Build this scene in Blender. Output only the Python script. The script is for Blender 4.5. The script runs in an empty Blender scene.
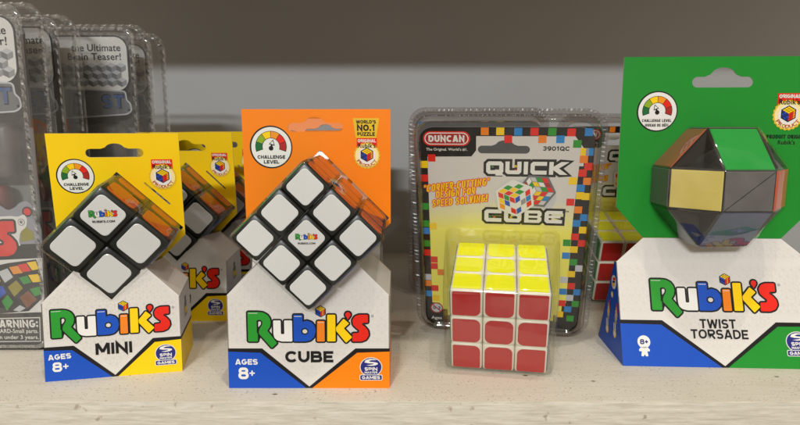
import bpy, bmesh, math, random
from mathutils import Vector, Matrix, Euler
from mathutils.geometry import tessellate_polygon
random.seed(4)
S = 0.001                                   # everything below is written in millimetres
scene = bpy.context.scene
C = scene.collection
PI = math.pi
rad = math.radians

# ------------------------------------------------------------------ materials
def lin(c):
    f = lambda x: (x/255/12.92 if x/255 <= .04045 else ((x/255+.055)/1.055)**2.4)
    return (f(c[0]), f(c[1]), f(c[2]), 1)

def newmat(name):
    m = bpy.data.materials.new(name); m.use_nodes = True
    nt = m.node_tree; b = nt.nodes['Principled BSDF']
    return m, nt, b

MATS = {}
def mat(name, rgb, rough=.4, spec=.5, var=.05, scale=60, bump=0.0, coat=0.0, metal=0.0, bscale=None):
    """A procedural surface: base colour with a slight noise variation and an optional fine bump."""
    if name in MATS: return MATS[name]
    m, nt, b = newmat(name); N, L = nt.nodes, nt.links
    tc = N.new('ShaderNodeTexCoord'); no = N.new('ShaderNodeTexNoise')
    no.inputs['Scale'].default_value = scale; no.inputs['Detail'].default_value = 4
    L.new(tc.outputs['Object'], no.inputs['Vector'])
    mx = N.new('ShaderNodeMix'); mx.data_type = 'RGBA'
    c = rgb if len(rgb) == 4 else (*rgb, 1)
    mx.inputs['A'].default_value = tuple(x*(1-var) for x in c[:3])+(1,)
    mx.inputs['B'].default_value = tuple(min(1, x*(1+var)) for x in c[:3])+(1,)
    L.new(no.outputs['Fac'], mx.inputs['Factor']); L.new(mx.outputs['Result'], b.inputs['Base Color'])
    b.inputs['Roughness'].default_value = rough
    b.inputs['Specular IOR Level'].default_value = spec
    b.inputs['Metallic'].default_value = metal
    if coat:
        b.inputs['Coat Weight'].default_value = coat; b.inputs['Coat Roughness'].default_value = .12
    if bump:
        if name.endswith('ink') or name.endswith('card'):
            n3 = N.new('ShaderNodeTexNoise'); n3.inputs['Scale'].default_value = 22; L.new(tc.outputs['Object'], n3.inputs['Vector'])
            b3 = N.new('ShaderNodeBump'); b3.inputs['Strength'].default_value = .25; b3.inputs['Distance'].default_value = .0025; L.new(n3.outputs['Fac'], b3.inputs['Height'])
        else: b3 = None
        n2 = N.new('ShaderNodeTexNoise'); n2.inputs['Scale'].default_value = bscale or 900; n2.inputs['Detail'].default_value = 3
        L.new(tc.outputs['Object'], n2.inputs['Vector'])
        bp = N.new('ShaderNodeBump'); bp.inputs['Strength'].default_value = bump; bp.inputs['Distance'].default_value = .0004
        L.new(n2.outputs['Fac'], bp.inputs['Height']); L.new(bp.outputs['Normal'], b.inputs['Normal'])
        if b3: L.new(b3.outputs['Normal'], bp.inputs['Normal'])
    MATS[name] = m
    return m

def ink(name, rgb, **k):
    k.setdefault('rough', .42); k.setdefault('spec', .3); k.setdefault('bump', .12); k.setdefault('bscale', 500)
    return mat(name, lin(rgb), **k)

white_card = ink('white_card', (216, 211, 204), var=.03)
white_ink  = ink('white_ink', (232, 229, 222), var=.02)
line_ink   = ink('pattern_grey', (211, 205, 195), var=.02)
black_ink  = ink('black_ink', (22, 20, 20))
orange_ink = ink('orange_ink', (248, 131, 3), var=.03)
yellow_ink = ink('yellow_ink', (250, 206, 2), var=.03)
green_ink  = ink('green_ink', (28, 138, 42), var=.04)
blue_ink   = ink('blue_ink', (20, 78, 184), var=.03)
navy_ink   = ink('navy_ink', (38, 42, 120))
red_ink    = ink('red_ink', (228, 36, 20))
dkred_ink  = ink('dark_red_ink', (172, 38, 34))
gold_ink   = ink('gold_ink', (226, 188, 40))
cream_ink  = ink('cream_ink', (246, 226, 160))
logo_green = ink('logo_green', (40, 148, 44))
dkgreen    = ink('dark_green_ink', (28, 104, 52))
lime_ink   = ink('lime_ink', (140, 170, 30))
ltorange   = ink('light_orange_ink', (240, 150, 30))
grey_ink   = ink('grey_ink', (150, 150, 150))
ltgrey_ink = ink('light_grey_ink', (200, 200, 202))
midgrey    = ink('mid_grey_ink', (110, 110, 112))
cyan_ink   = ink('cyan_ink', (30, 130, 200))
olive_ink  = ink('olive_ink', (150, 140, 30))
brown_ink  = ink('brown_ink', (130, 76, 46))
plate_grey = ink('plate_grey', (150, 150, 158))
board_grey = ink('board_grey', (150, 142, 128))
def tile_vary(m, amt=.06):
    nt = m.node_tree; N, L = nt.nodes, nt.links; b = N['Principled BSDF']; src = b.inputs['Base Color'].links[0].from_socket
    oi = N.new('ShaderNodeObjectInfo'); mr = N.new('ShaderNodeMapRange'); mr.inputs['To Min'].default_value = 1-amt; mr.inputs['To Max'].default_value = 1.0; L.new(oi.outputs['Random'], mr.inputs['Value'])
    mx = N.new('ShaderNodeMix'); mx.data_type = 'RGBA'; mx.blend_type = 'MULTIPLY'; mx.inputs['Factor'].default_value = 1; L.new(src, mx.inputs['A']); L.new(mr.outputs['Result'], mx.inputs['B']); L.new(mx.outputs['Result'], b.inputs['Base Color'])
black_plastic = mat('black_plastic', (.008, .011, .010), rough=.3, spec=.35, var=.1, bump=.05, bscale=300)
tile_white = mat('tile_white', lin((222, 221, 218)), rough=.2, var=.03, scale=25, bump=.08, bscale=60)
tile_vary(tile_white)
tile_orange = mat('tile_orange', lin((206, 92, 30)), rough=.4, spec=.3)
tile_red   = mat('tile_red', lin((190, 40, 34)), rough=.28)
tile_green = mat('tile_green', lin((30, 140, 70)), rough=.28)
tile_blue  = mat('tile_blue', lin((30, 70, 160)), rough=.28)
white_plastic = mat('white_plastic', lin((232, 226, 208)), rough=.3, var=.03)
sticker_yellow = mat('sticker_yellow', lin((250, 252, 0)), rough=.45, var=.04, scale=300, bump=.08, bscale=400)
sticker_red = mat('sticker_red', lin((186, 18, 22)), rough=.4, var=.04, scale=300, bump=.08, bscale=400)
twist_dark = mat('twist_dark', lin((34, 32, 31)), rough=.2)
twist_grey = mat('twist_grey', lin((98, 95, 92)), rough=.35, var=.06)
foil_yellow = mat('foil_yellow', lin((238, 218, 120)), rough=.28, var=.12, scale=70, metal=.3, bump=.3, bscale=160)
foil_green = mat('foil_green', lin((30, 158, 62)), rough=.25, var=.05)
reflection_silver = mat('reflection_silver', lin((104, 112, 148)), rough=.22, metal=.75, var=.25, scale=30, bump=.2, bscale=60)  # blue-silver tone puts the blister's reflection into the facet colour
foil_copper = mat('foil_copper', lin((178, 92, 58)), rough=.25, metal=.25)
foil_orange = mat('foil_orange', lin((206, 72, 30)), rough=.3)

def plastic(name, tint, base=.045, rough=.05, wave=.15, wscale=45, haze=0.0, edge=.75):
    """Thin clear sheet plastic: lets light straight through and mirrors by a Schlick curve."""
    m, nt, b = newmat(name); N, L = nt.nodes, nt.links
    N.remove(b); out = N['Material Output']
    tr = N.new('ShaderNodeBsdfTransparent'); tr.inputs['Color'].default_value = (*tint, 1)
    gl = N.new('ShaderNodeBsdfGlossy'); gl.inputs['Roughness'].default_value = rough
    gl.inputs['Color'].default_value = (.95, .95, .95, 1)
    lw = N.new('ShaderNodeLayerWeight'); lw.inputs['Blend'].default_value = .5
    pw = N.new('ShaderNodeMath'); pw.operation = 'POWER'; pw.inputs[1].default_value = 4
    ma = N.new('ShaderNodeMath'); ma.operation = 'MULTIPLY_ADD'; ma.inputs[1].default_value = edge; ma.inputs[2].default_value = base
    L.new(lw.outputs['Facing'], pw.inputs[0]); L.new(pw.outputs[0], ma.inputs[0])
    tc = N.new('ShaderNodeTexCoord'); no = N.new('ShaderNodeTexNoise'); no.inputs['Scale'].default_value = wscale
    L.new(tc.outputs['Object'], no.inputs['Vector'])
    bp = N.new('ShaderNodeBump'); bp.inputs['Strength'].default_value = wave; bp.inputs['Distance'].default_value = .002
    L.new(no.outputs['Fac'], bp.inputs['Height']); L.new(bp.outputs['Normal'], gl.inputs['Normal'])
    mx = N.new('ShaderNodeMixShader')
    L.new(ma.outputs[0], mx.inputs['Fac']); L.new(tr.outputs[0], mx.inputs[1]); L.new(gl.outputs[0], mx.inputs[2])
    last = mx
    if haze:
        df = N.new('ShaderNodeBsdfDiffuse'); df.inputs['Color'].default_value = (.8, .8, .8, 1)
        m2 = N.new('ShaderNodeMixShader'); m2.inputs['Fac'].default_value = haze
        L.new(mx.outputs[0], m2.inputs[1]); L.new(df.outputs[0], m2.inputs[2]); last = m2
    L.new(last.outputs[0], out.inputs['Surface'])
    MATS[name] = m
    return m
clear = plastic('clear_blister', (.97, .97, .965), base=.03, rough=.05)
clear_bubble = plastic('clear_bubble', (.96, .96, .94), base=.09, rough=.05, wave=.25, edge=.45)
clear_ball = plastic('clear_ball', (.96, .96, .96), base=.07, rough=.04, wave=.15, edge=.4)
clear_thick = plastic('clear_clamshell', (.95, .945, .94), base=.05, rough=.05, wave=.3, edge=.85)
clear_rim = plastic('clear_rim', (.64, .60, .585), base=.12, rough=.06, wave=.3, edge=.8)
clear_crimp = plastic('clear_crimp', (.84, .84, .84), base=.28, rough=.08, wave=.3, haze=.04)
clear_rib = plastic('clear_rib', (.62, .57, .55), base=.07, rough=.3, wave=.3, haze=.05)
clear_old = plastic('clear_scuffed', (.93, .93, .93), base=.11, rough=.06, wave=.9, wscale=32, haze=.06)

def panel_fade():
    """Printed panel that runs from pale grey to yellow down the card (a print, fixed to the card)."""
    m, nt, b = newmat('white_to_yellow_print'); N, L = nt.nodes, nt.links
    tc = N.new('ShaderNodeTexCoord'); sp = N.new('ShaderNodeSeparateXYZ'); L.new(tc.outputs['Object'], sp.inputs[0])
    mr = N.new('ShaderNodeMapRange'); mr.inputs['From Min'].default_value = .103; mr.inputs['From Max'].default_value = .080
    L.new(sp.outputs['Z'], mr.inputs['Value'])
    mx = N.new('ShaderNodeMix'); mx.data_type = 'RGBA'
    mx.inputs['A'].default_value = lin((216, 211, 204)); mx.inputs['B'].default_value = lin((246, 236, 92))
    L.new(mr.outputs['Result'], mx.inputs['Factor']); L.new(mx.outputs['Result'], b.inputs['Base Color'])
    b.inputs['Roughness'].default_value = .35
    return m
fade_print = panel_fade()

# ------------------------------------------------------------------ 2-D shapes
def circle(cx, cy, r, n=32, ry=None):
    ry = ry or r
    return [(cx+r*math.cos(2*PI*i/n), cy+ry*math.sin(2*PI*i/n)) for i in range(n)]
def rrect(x0, y0, x1, y1, r, n=5, corners=None):
    rs = corners or (r, r, r, r)            # bottom-left, bottom-right, top-right, top-left
    P = []
    for (cx, cy, a), q in zip(((x0, y0, PI), (x1, y0, 1.5*PI), (x1, y1, 0), (x0, y1, .5*PI)), rs):
        if q <= 0: P.append((cx, cy)); continue
        ox = cx+(q if cx == x0 else -q); oy = cy+(q if cy == y0 else -q)
        for i in range(n+1):
            t = a+.5*PI*i/n; P.append((ox+q*math.cos(t), oy+q*math.sin(t)))
    return P
def area2(l): return sum(l[i-1][0]*l[i][1]-l[i][0]*l[i-1][1] for i in range(len(l)))
def soften(loop, r, n=4):
    """Round every corner of a polygon with about radius r."""
    out = []; k = len(loop)
    for i in range(k):
        p, a, b = Vector(loop[i]), Vector(loop[i-1]), Vector(loop[(i+1) % k])
        da, db = a-p, b-p; la, lb = da.length, db.length
        if la < 1e-6 or lb < 1e-6: continue
        q = min(r, la*.45, lb*.45); s, e = p+da/la*q, p+db/lb*q
        for j in range(n+1):
            t = j/n; v = s*(1-t)**2+p*2*t*(1-t)+e*t*t; out.append((v.x, v.y))
    return out
def offset(loop, d):
    """Grow a polygon outward by d (mitred, limited)."""
    if area2(loop) < 0: loop = loop[::-1]
    L = [loop[0]]
    for p in loop[1:]:
        if (Vector(p)-Vector(L[-1])).length > 1e-5: L.append(p)
    if (Vector(L[0])-Vector(L[-1])).length < 1e-5: L.pop()
    out = []; k = len(L)
    for i in range(k):
        p, a, b = Vector(L[i]), Vector(L[i-1]), Vector(L[(i+1) % k])
        n1 = Vector(((p-a).y, -(p-a).x)).normalized(); n2 = Vector(((b-p).y, -(b-p).x)).normalized()
        m = n1+n2
        if m.length < 1e-4: m = n1
        m.normalize(); c = max(.55 if (p-a).cross(b-p) > 0 else .2, m.dot(n1)); q = p+m*(d/c); out.append((q.x, q.y))
    return out
def inside(p, loop):
    x, y = p; r = False
    for i in range(len(loop)):
        (x1, y1), (x2, y2) = loop[i-1], loop[i]
        if (y1 > y) != (y2 > y) and x < (x2-x1)*(y-y1)/(y2-y1)+x1: r = not r
    return r

_txt = {}
def text2d(s, bold):
    if (s, bold) in _txt: return _txt[(s, bold)]
    cu = bpy.data.curves.new('lettering', 'FONT'); cu.body = s; cu.offset = bold; cu.resolution_u = 3; cu.space_character = 1.0+bold*2
    ob = bpy.data.objects.new('lettering', cu); C.objects.link(ob)
    bpy.context.view_layer.update()
    dg = bpy.context.evaluated_depsgraph_get()
    me = bpy.data.meshes.new_from_object(ob.evaluated_get(dg))
    V = [(v.co.x, v.co.y) for v in me.vertices]; Fc = [tuple(p.vertices) for p in me.polygons]
    bpy.data.objects.remove(ob); bpy.data.curves.remove(cu); bpy.data.meshes.remove(me)
    _txt[(s, bold)] = (V, Fc)
    return V, Fc

# block capitals drawn as mitred strokes: each glyph is a list of open centre lines in a box W wide, 1 high
def ell(cx, cy, rx, ry, a0, a1, n=12):
    q = min(rx, ry); sg = lambda v: 0 if abs(v) < 1e-6 else math.copysign(1, v); out = []     # stadium-shaped bends, as in block lettering
    for i in range(n+1):
        c, d = math.cos(rad(a0+(a1-a0)*i/n)), math.sin(rad(a0+(a1-a0)*i/n))
        out.append((cx+sg(c)*(rx-q)+q*c, cy+sg(d)*(ry-q)+q*d))
    return out
def strokes(ch, W, t):
    a = t/2; e = 1-a; r = W-a; m = W/2
    D = {
     'A': [[(a*.95, 0), (m-a*.25, 1)], [(W-a*.95, 0), (m+a*.25, 1)], [(W*.2, .27), (W*.8, .27)]],
     'B': [[(a, 0), (a, 1)], [(a, e), (W*.5, e)]+ell(W*.5, (e+.52)/2, r*.93-W*.5, (e-.52)/2, 90, -90)+[(a, .52)], [(a, .52), (W*.52, .52)]+ell(W*.52, (a+.52)/2, r-W*.52, (.52-a)/2, 90, -90)+[(a, a)]],
     'C': [ell(W*.54, .5, W*.54-a, .5-a, 40, 320, 20)], 'G': [ell(m, .5, m-a, .5-a, 48, 340, 20)+[(r, .46), (m, .46)]],
     'D': [[(a, 0), (a, e), (W*.42, e)]+ell(W*.42, .5, r-W*.42, .5-a, 90, -90, 16)+[(a, a)]],
     'E': [[(W, e), (a, e), (a, a), (W, a)], [(a, .5), (W*.9, .5)]], 'F': [[(W, e), (a, e), (a, 0)], [(a, .48), (W*.9, .48)]],
     'H': [[(a, 0), (a, 1)], [(r, 0), (r, 1)], [(a, .5), (r, .5)]], 'I': [[(m, 0), (m, 1)]],
     'K': [[(a, 0), (a, 1)], [(W*1.0-a*.6, 1), (a*1.6, .46)], [(W*.36, .58), (W-a*.4, 0)]], 'L': [[(a, 1), (a, a), (W, a)]],
     'M': [[(a, 0), (a, 1)], [(r, 0), (r, 1)], [(a*1.2, 1), (m, .22)], [(r-a*.2, 1), (m, .22)]], 'N': [[(a, 0), (a, 1-a*.7), (r, a*.7), (r, 1)]],
     'O': [ell(m, .5, m-a, .5-a, 90, 450, 28)], 'Q': [ell(m, .5, m-a, .5-a, 90, 450, 28), [(m, .3), (W, -.02)]], '0': [ell(m, .5, m-a, .5-a, 90, 450, 28)],
     'P': [[(a, 0), (a, e), (W*.5, e)]+ell(W*.5, (e+.45)/2, r-W*.5, (e-.45)/2, 90, -90)+[(a, .45)]],
     'R': [[(a, 0), (a, e), (W*.5, e)]+ell(W*.5, (e+.47)/2, r-W*.5, (e-.47)/2, 90, -90)+[(a, .47)], [(W*.46, .47), (W-a*.6, 0)]],
     'S': [ell(m, (e+.5)/2, m-a, (e-.5)/2, 28, 270, 14)+ell(m, (a+.5)/2, m-a, (.5-a)/2, 90, -152, 14)],
     'T': [[(0, e), (W, e)], [(m, 0), (m, e)]], 'U': [[(a, 1)]+ell(m, W*.5, m-a, W*.5-a, 180, 360, 12)+[(r, 1)]],
     'V': [[(a*.9, 1), (m-a*.2, 0)], [(W-a*.9, 1), (m+a*.2, 0)]], 'W': [[(a*.8, 1), (W*.27, 0)], [(W*.27, 0), (m, .95)], [(m, .95), (W*.73, 0)], [(W*.73, 0), (W-a*.8, 1)]],
     'Z': [[(0, e), (r-a*.2, e), (a*1.2, a), (W, a)]], '1': [[(W*.1, .74), (W*.62, 1-a*.8), (W*.62, 0)]],
     '3': [ell(m, (e+.52)/2, m-a, (e-.52)/2, 150, -90, 14)[:-1]+ell(m, (a+.52)/2, m-a, (.52-a)/2, 90, -150, 14)],
     '8': [ell(m, (e+.53)/2, (m-a)*.9, (e-.53)/2, -90, 270, 22), ell(m, (a+.53)/2, m-a, (.53-a)/2, 90, 450, 22)],
     '9': [ell(m, (e+.42)/2, m-a, (e-.42)/2, 0, 360, 22), ell(m, .5, m-a, .5-a, 20, -120, 12)],
     '+': [[(0, .5), (W, .5)], [(m, .5-m), (m, .5+m)]], '-': [[(0, .42), (W, .42)]], '.': [[(m, 0), (m, t*1.1)]], ':': [[(m, .08), (m, .08+t*1.1)], [(m, .56), (m, .56+t*1.1)]],
     "'": [[(m, 1), (m, .66)]], '!': [[(m, 1), (m, .36)], [(m, 0), (m, t*1.1)]], '“': [[(W*.2, 1), (W*.1, .66)], [(W*.8, 1), (W*.7, .66)]], '”': [[(W*.2, 1), (W*.1, .66)], [(W*.8, 1), (W*.7, .66)]]}
    if ch == 'É': return strokes('E', W, t)+[[(W*.35, 1.08), (W*.75, 1.3)]]
    return D[ch]
CW = dict(zip("ABCDEÉFGHIKLMNOPQRSTUVWZ01389+-.:'!“” ", (.8,.74,.76,.76,.64,.64,.62,.8,.76,.21,.76,.6,.92,.78,.82,.7,.82,.74,.7,.68,.74,.78,1.1,.7,.72,.46,.66,.7,.7,.5,.4,.22,.22,.2,.22,.4,.4,.34)))
def stroke_poly(line, t):
    L = [Vector(p) for i, p in enumerate(line) if i == 0 or (Vector(p)-Vector(line[i-1])).length > 1e-3]; Lf, Rt = [], []
    for i, p in enumerate(L):
        d1 = (p-L[i-1]).normalized() if i else None; d2 = (L[i+1]-p).normalized() if i+1 < len(L) else None
        if d1 is None: d1 = d2
        if d2 is None: d2 = d1
        n1, n2 = Vector((-d1.y, d1.x)), Vector((-d2.y, d2.x)); m = n1+n2
        m = m.normalized() if m.length > 1e-4 else n1
        q = m*(t/2/max(.38, m.dot(n1))); Lf.append(tuple(p+q)); Rt.append(tuple(p-q))
    return Rt+Lf[::-1]

# ------------------------------------------------------------------ mesh collector
class Sheet:
    """Collects faces of ONE mesh; 2-D shapes are laid on a plane O,U,V a layer at a time (0.06 mm each)."""
    def __init__(s): s.v = []; s.f = []; s.m = []; s.ms = []; s.plane((0, 0, 0), (1, 0, 0), (0, 0, 1))
    def plane(s, O, U, V, th=0):
        s.O, s.U = Vector(O), Vector(U).normalized(); V = Vector(V); s.Vv = (V-s.U*V.dot(s.U)).normalized(); s.N = s.U.cross(s.Vv); s.th = th; return s
    def pt(s, u, v, n=0): return s.O+s.U*u+s.Vv*v+s.N*n
    def mi(s, m):
        if m not in s.ms: s.ms.append(m)
        return s.ms.index(m)
    def face(s, pts, m):
        b = len(s.v); s.v += [Vector(p) for p in pts]; s.f.append(tuple(range(b, b+len(pts)))); s.m.append(s.mi(m))
    def tess(s, loops, m, n, flip=False):
        flat = [p for l in loops for p in l]; b = len(s.v); s.v += [s.pt(u, v, n) for u, v in flat]; k = s.mi(m)
        for t in tessellate_polygon([[Vector((u, v, 0)) for u, v in l] for l in loops]):
            a = sum(flat[t[i-1]][0]*flat[t[i]][1]-flat[t[i]][0]*flat[t[i-1]][1] for i in range(3))
            if abs(a) < 1e-9: continue
            if (a < 0) != flip: t = t[::-1]
            s.f.append(tuple(b+i for i in t)); s.m.append(k)
    def poly(s, loop, m, lay=1, holes=()): s.tess([loop, *holes], m, s.th+lay*.06)
    def slab(s, loop, m, th, holes=(), edge=None, back=None):
        """A board of thickness th whose front is on the plane at +0; later layers sit on the front."""
        s.tess([loop, *holes], m, 0); s.tess([loop, *holes], back or m, -th, True)
        for l in (loop, *holes):
            if (area2(l) < 0) != (l is not loop): l = l[::-1]
            for i in range(len(l)):
                a, b = l[i-1], l[i]; s.face([s.pt(*a, -th), s.pt(*b, -th), s.pt(*b, 0), s.pt(*a, 0)], edge or m)
    def text(s, t, u0, v0, u1, v1, m, lay=3, bold=.02, shear=0, rot=0):
        if all(ch in CW for ch in t):
            h = v1-v0; tk = .17+bold*1.9; gap = .105; nom = sum(CW[ch] for ch in t)
            kx = ((u1-u0)/h-gap*(len(t)-1))/nom; x = 0; c, q = math.cos(rot), math.sin(rot); cu, cv = (u0+u1)/2, (v0+v1)/2; j = 0
            for ch in t:
                W = CW[ch]*kx
                if ch == 'I': W = max(W, tk)
                if ch != ' ':
                    tt = min(tk, W*.4) if ch not in "I.:'!-" else tk
                    for l in strokes(ch, W, tt):
                        P = []
                        for a, b in stroke_poly(l, tt):
                            a = (x+a)*h+u0; b = b*h+v0; a += shear*(b-v0-h/2)-cu; b -= cv
                            P.append((cu+c*a-q*b, cv+q*a+c*b))
                        s.tess([P], m, s.th+lay*.06+(j % 3)*.012); j += 1
                x += W+gap
            return
        V, Fc = text2d(t, min(bold, .015))
        if not V: return
        xs = [p[0] for p in V]; ys = [p[1] for p in V]; x0, x1, y0, y1 = min(xs), max(xs), min(ys), max(ys)
        b = len(s.v); k = s.mi(m); c, q = math.cos(rot), math.sin(rot); cu, cv = (u0+u1)/2, (v0+v1)/2
        for x, y in V:
            fx, fy = (x-x0)/(x1-x0), (y-y0)/(y1-y0)
            u, v = u0+fx*(u1-u0)+shear*(fy-.5)*(v1-v0)-cu, v0+fy*(v1-v0)-cv
            s.v.append(s.pt(cu+c*u-q*v, cv+q*u+c*v, s.th+lay*.06))
        for f in Fc: s.f.append(tuple(b+i for i in f)); s.m.append(k)
    def arctext(s, t, cx, cy, r, a0, a1, h, m, lay=4, bold=.015):
        n = len(t)
        for i, ch in enumerate(t):
            V, Fc = text2d(ch, bold); a = a0+(a1-a0)*(i+.5)/n
            if not V: continue
            xs = [p[0] for p in V]; ys = [p[1] for p in V]; w = abs(a1-a0)*r/n*.82; b = len(s.v); k = s.mi(m)
            for x, y in V:
                fx = ((x-min(xs))/(max(xs)-min(xs))-.5)*w; fy = (y-min(ys))/(max(ys)-min(ys))*h
                rr = r-fy                        # letters stand upright along the bottom of the ring
                tx, ty = -math.sin(a), math.cos(a)
                s.v.append(s.pt(cx+rr*math.cos(a)+tx*fx, cy+rr*math.sin(a)+ty*fx, s.th+lay*.06))
            for f in Fc: s.f.append(tuple(b+j for j in f)); s.m.append(k)
    def box(s, x0, y0, z0, x1, y1, z1, m):
        p = [Vector((x, y, z)) for x in (x0, x1) for y in (y0, y1) for z in (z0, z1)]
        for q in ((0, 1, 3, 2), (4, 6, 7, 5), (0, 4, 5, 1), (2, 3, 7, 6), (0, 2, 6, 4), (1, 5, 7, 3)): s.face([p[i] for i in q], m)
    def bm(s, bm, m, M=None):
        b = len(s.v); k = s.mi(m); bm.verts.index_update()
        for v in bm.verts: s.v.append(M @ v.co if M else v.co.copy())
        for f in bm.faces: s.f.append(tuple(b+v.index for v in f.verts)); s.m.append(k)
        bm.free()
    def build(s, name, parent=None, smooth=None):
        me = bpy.data.meshes.new(name); me.from_pydata([p*S for p in s.v], [], s.f)
        for m in s.ms: me.materials.append(m)
        me.polygons.foreach_set('material_index', s.m); me.validate()
        if smooth is not None:
            b = bmesh.new(); b.from_mesh(me); bmesh.ops.remove_doubles(b, verts=b.verts, dist=2e-6); b.to_mesh(me); b.free()
            me.polygons.foreach_set('use_smooth', [True]*len(me.polygons)); me.set_sharp_from_angle(angle=rad(smooth))
        me.update()
        o = bpy.data.objects.new(name, me); C.objects.link(o)
        if parent: o.parent = parent
        return o

def rbox(x0, y0, z0, x1, y1, z1, r, seg=3, open_back=False):
    bm = bmesh.new(); bmesh.ops.create_cube(bm, size=1)
    for v in bm.verts:
        v.co = Vector((x0 if v.co.x < 0 else x1, y0 if v.co.y < 0 else y1, z0 if v.co.z < 0 else z1))
    ed = [e for e in bm.edges if not (open_back and all(abs(v.co.y-y1) < 1e-6 for v in e.verts))]
    bmesh.ops.bevel(bm, geom=ed, offset=r, segments=seg, profile=.5, affect='EDGES', clamp_overlap=True)
    if open_back:
        bmesh.ops.delete(bm, geom=[f for f in bm.faces if all(abs(v.co.y-y1) < 1e-4 for v in f.verts)], context='FACES')
    return bm

def thing(name, label, cat, M, group=None):
    o = bpy.data.objects.new(name, None); C.objects.link(o); o.empty_display_size = .01
    M = M.copy(); M.translation = M.translation*S; o.matrix_world = M
    o['label'] = label; o['category'] = cat
    if group: o['group'] = group
    return o
def copy_tree(o, parent=None):
    c = o.copy(); C.objects.link(c)
    if parent: c.parent = parent
    for ch in list(o.children): copy_tree(ch, c)
    return c
def place(o, M):
    M = M.copy(); M.translation = M.translation*S; o.matrix_world = M
def TR(x, y, z, rx=0, ry=0, rz=0): return Matrix.Translation((x, y, z)) @ Euler((rx, ry, rz)).to_matrix().to_4x4()
def relabel(o, label): o['label'] = label

# ------------------------------------------------------------------ printed marks
G = dict(
 R=[(95,152),(168,152),(204,156),(234,172),(252,198),(257,230),(250,262),(226,296),(200,300),(164,300),(164,366),(95,366)],
 R2=[(166,262),(206,262),(234,290),(300,378),(262,414),(172,308)],
 u=[(275,213),(328,213),(328,312),(352,312),(352,213),(408,213),(408,366),(335,366),(302,358),(282,340),(275,312)],
 b=[(418,172),(482,172),(482,366),(418,366)],
 b2=[(450,250),(478,226),(512,214),(546,226),(568,255),(574,293),(562,333),(537,358),(502,366),(450,366)],
 i=[(585,217),(637,217),(637,366),(582,366)],
 k=[(657,172),(714,172),(714,365),(655,365)],
 k2=[(718,264),(772,200),(811,236),(773,270),(832,335),(788,376),(718,288)],
 S=[(944,172),(880,172),(850,184),(833,212),(838,244),(858,266),(882,284),(878,304),(834,306),(832,366),(896,366),(930,353),(950,320),(945,287),(922,258),(900,243),(908,230),(944,230)])
G['a'] = [(803+19*math.cos(t), 172+19*math.sin(t)) for t in [rad(x) for x in range(130, 410, 20)]]+[(801, 208)]
GC = dict(R='logo_green', R2='logo_green', u='white_ink', b='blue_ink', b2='blue_ink', i='ltorange2', k='yellow_ink', k2='yellow_ink', S='red_ink', a='red_ink')
ink('ltorange2', (240, 130, 26))

def iso_cube(sh, cx, cy, r, cols, lay, n=3, gap=.12, dark=None, rot=0):
    """A printed isometric n x n x n cube: cols = lists for top, left and right faces."""
    dk = dark or black_ink
    ul, dn, ur = [(math.cos(rad(a)+rot)*r, math.sin(rad(a)+rot)*r) for a in (150, 270, 30)]
    P = lambda a, b, i, j: (cx+a[0]*i+b[0]*j, cy+a[1]*i+b[1]*j)
    hexa = [(cx+r*1.12*math.cos(rad(30+60*k)+rot), cy+r*1.12*math.sin(rad(30+60*k)+rot)) for k in range(6)]
    sh.poly(hexa, dk, lay)
    faces = ((ul, ur, cols[0]), (ul, dn, cols[1]), (dn, ur, cols[2]))
    for a, b, cc in faces:
        for i in range(n):
            for j in range(n):
                g = gap/2; q = [P(a, b, (i+x)/n, (j+y)/n) for x, y in ((g, g), (1-g, g), (1-g, 1-g), (g, 1-g))]
                if area2(q) < 0: q = q[::-1]
                sh.poly(q, cc[(i*n+j) % len(cc)], lay+1)

def logo(sh, u0, v0, k, lay=3, reg=True):
    """The word mark of fat coloured letters: u0,v0 = foot of the first letter, k = mm per design unit."""
    T = lambda l: [(u0+(x-95)*k, v0+(366-y)*k) for x, y in l]
    for q_, key in enumerate(('R', 'R2', 'u', 'b', 'b2', 'i', 'k', 'k2', 'a', 'S')):
        f = T(soften(G[key], 9)); sh.poly(offset(f, 11.5*k), black_ink, lay+.012*q_)
    order = ('u', 'b', 'b2', 'i', 'k', 'k2', 'a', 'S', 'R', 'R2')
    for q_, key in enumerate(order): sh.poly(T(soften(G[key], 7)), MATS[GC[key]], lay+1+.012*q_)
    # counters and inner strokes
    c = T(soften([(158,212),(186,208),(200,224),(196,246),(178,272),(172,296),(174,312),(158,306)], 8)); sh.poly(c, black_ink, lay+2)
    sh.poly(T(soften([(170,222),(184,219),(190,228),(186,244),(170,262)], 5)), white_card, lay+3)
    sh.poly(T(circle(497, 292, 26, 18, 24)), black_ink, lay+2); sh.poly(T(circle(498, 292, 17, 16, 15)), white_card, lay+3)
    # pale highlights printed along the letter edges
    for l in ([(424,182),(476,182),(476,186),(424,186)], [(100,160),(165,160),(165,163),(100,163)], [(590,226),(632,226),(632,229),(590,229)]):
        sh.poly(T(l)[::-1], white_ink, lay+3)
    Y = [yellow_ink, gold_ink]; Rr = [red_ink, ltorange, red_ink]; B = [blue_ink, navy_ink, blue_ink]
    iso_cube(sh, *T([(610, 148)])[0], 38*k, (Y, B, Rr), lay+2, gap=.16)
    if reg:
        cc = T([(975, 182)])[0]; sh.poly(circle(*cc, 9*k, 12), midgrey, lay); sh.poly(circle(*cc, 6*k, 12), white_card, lay+1); sh.poly(circle(*cc, 3*k, 8), midgrey, lay+2)

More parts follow.
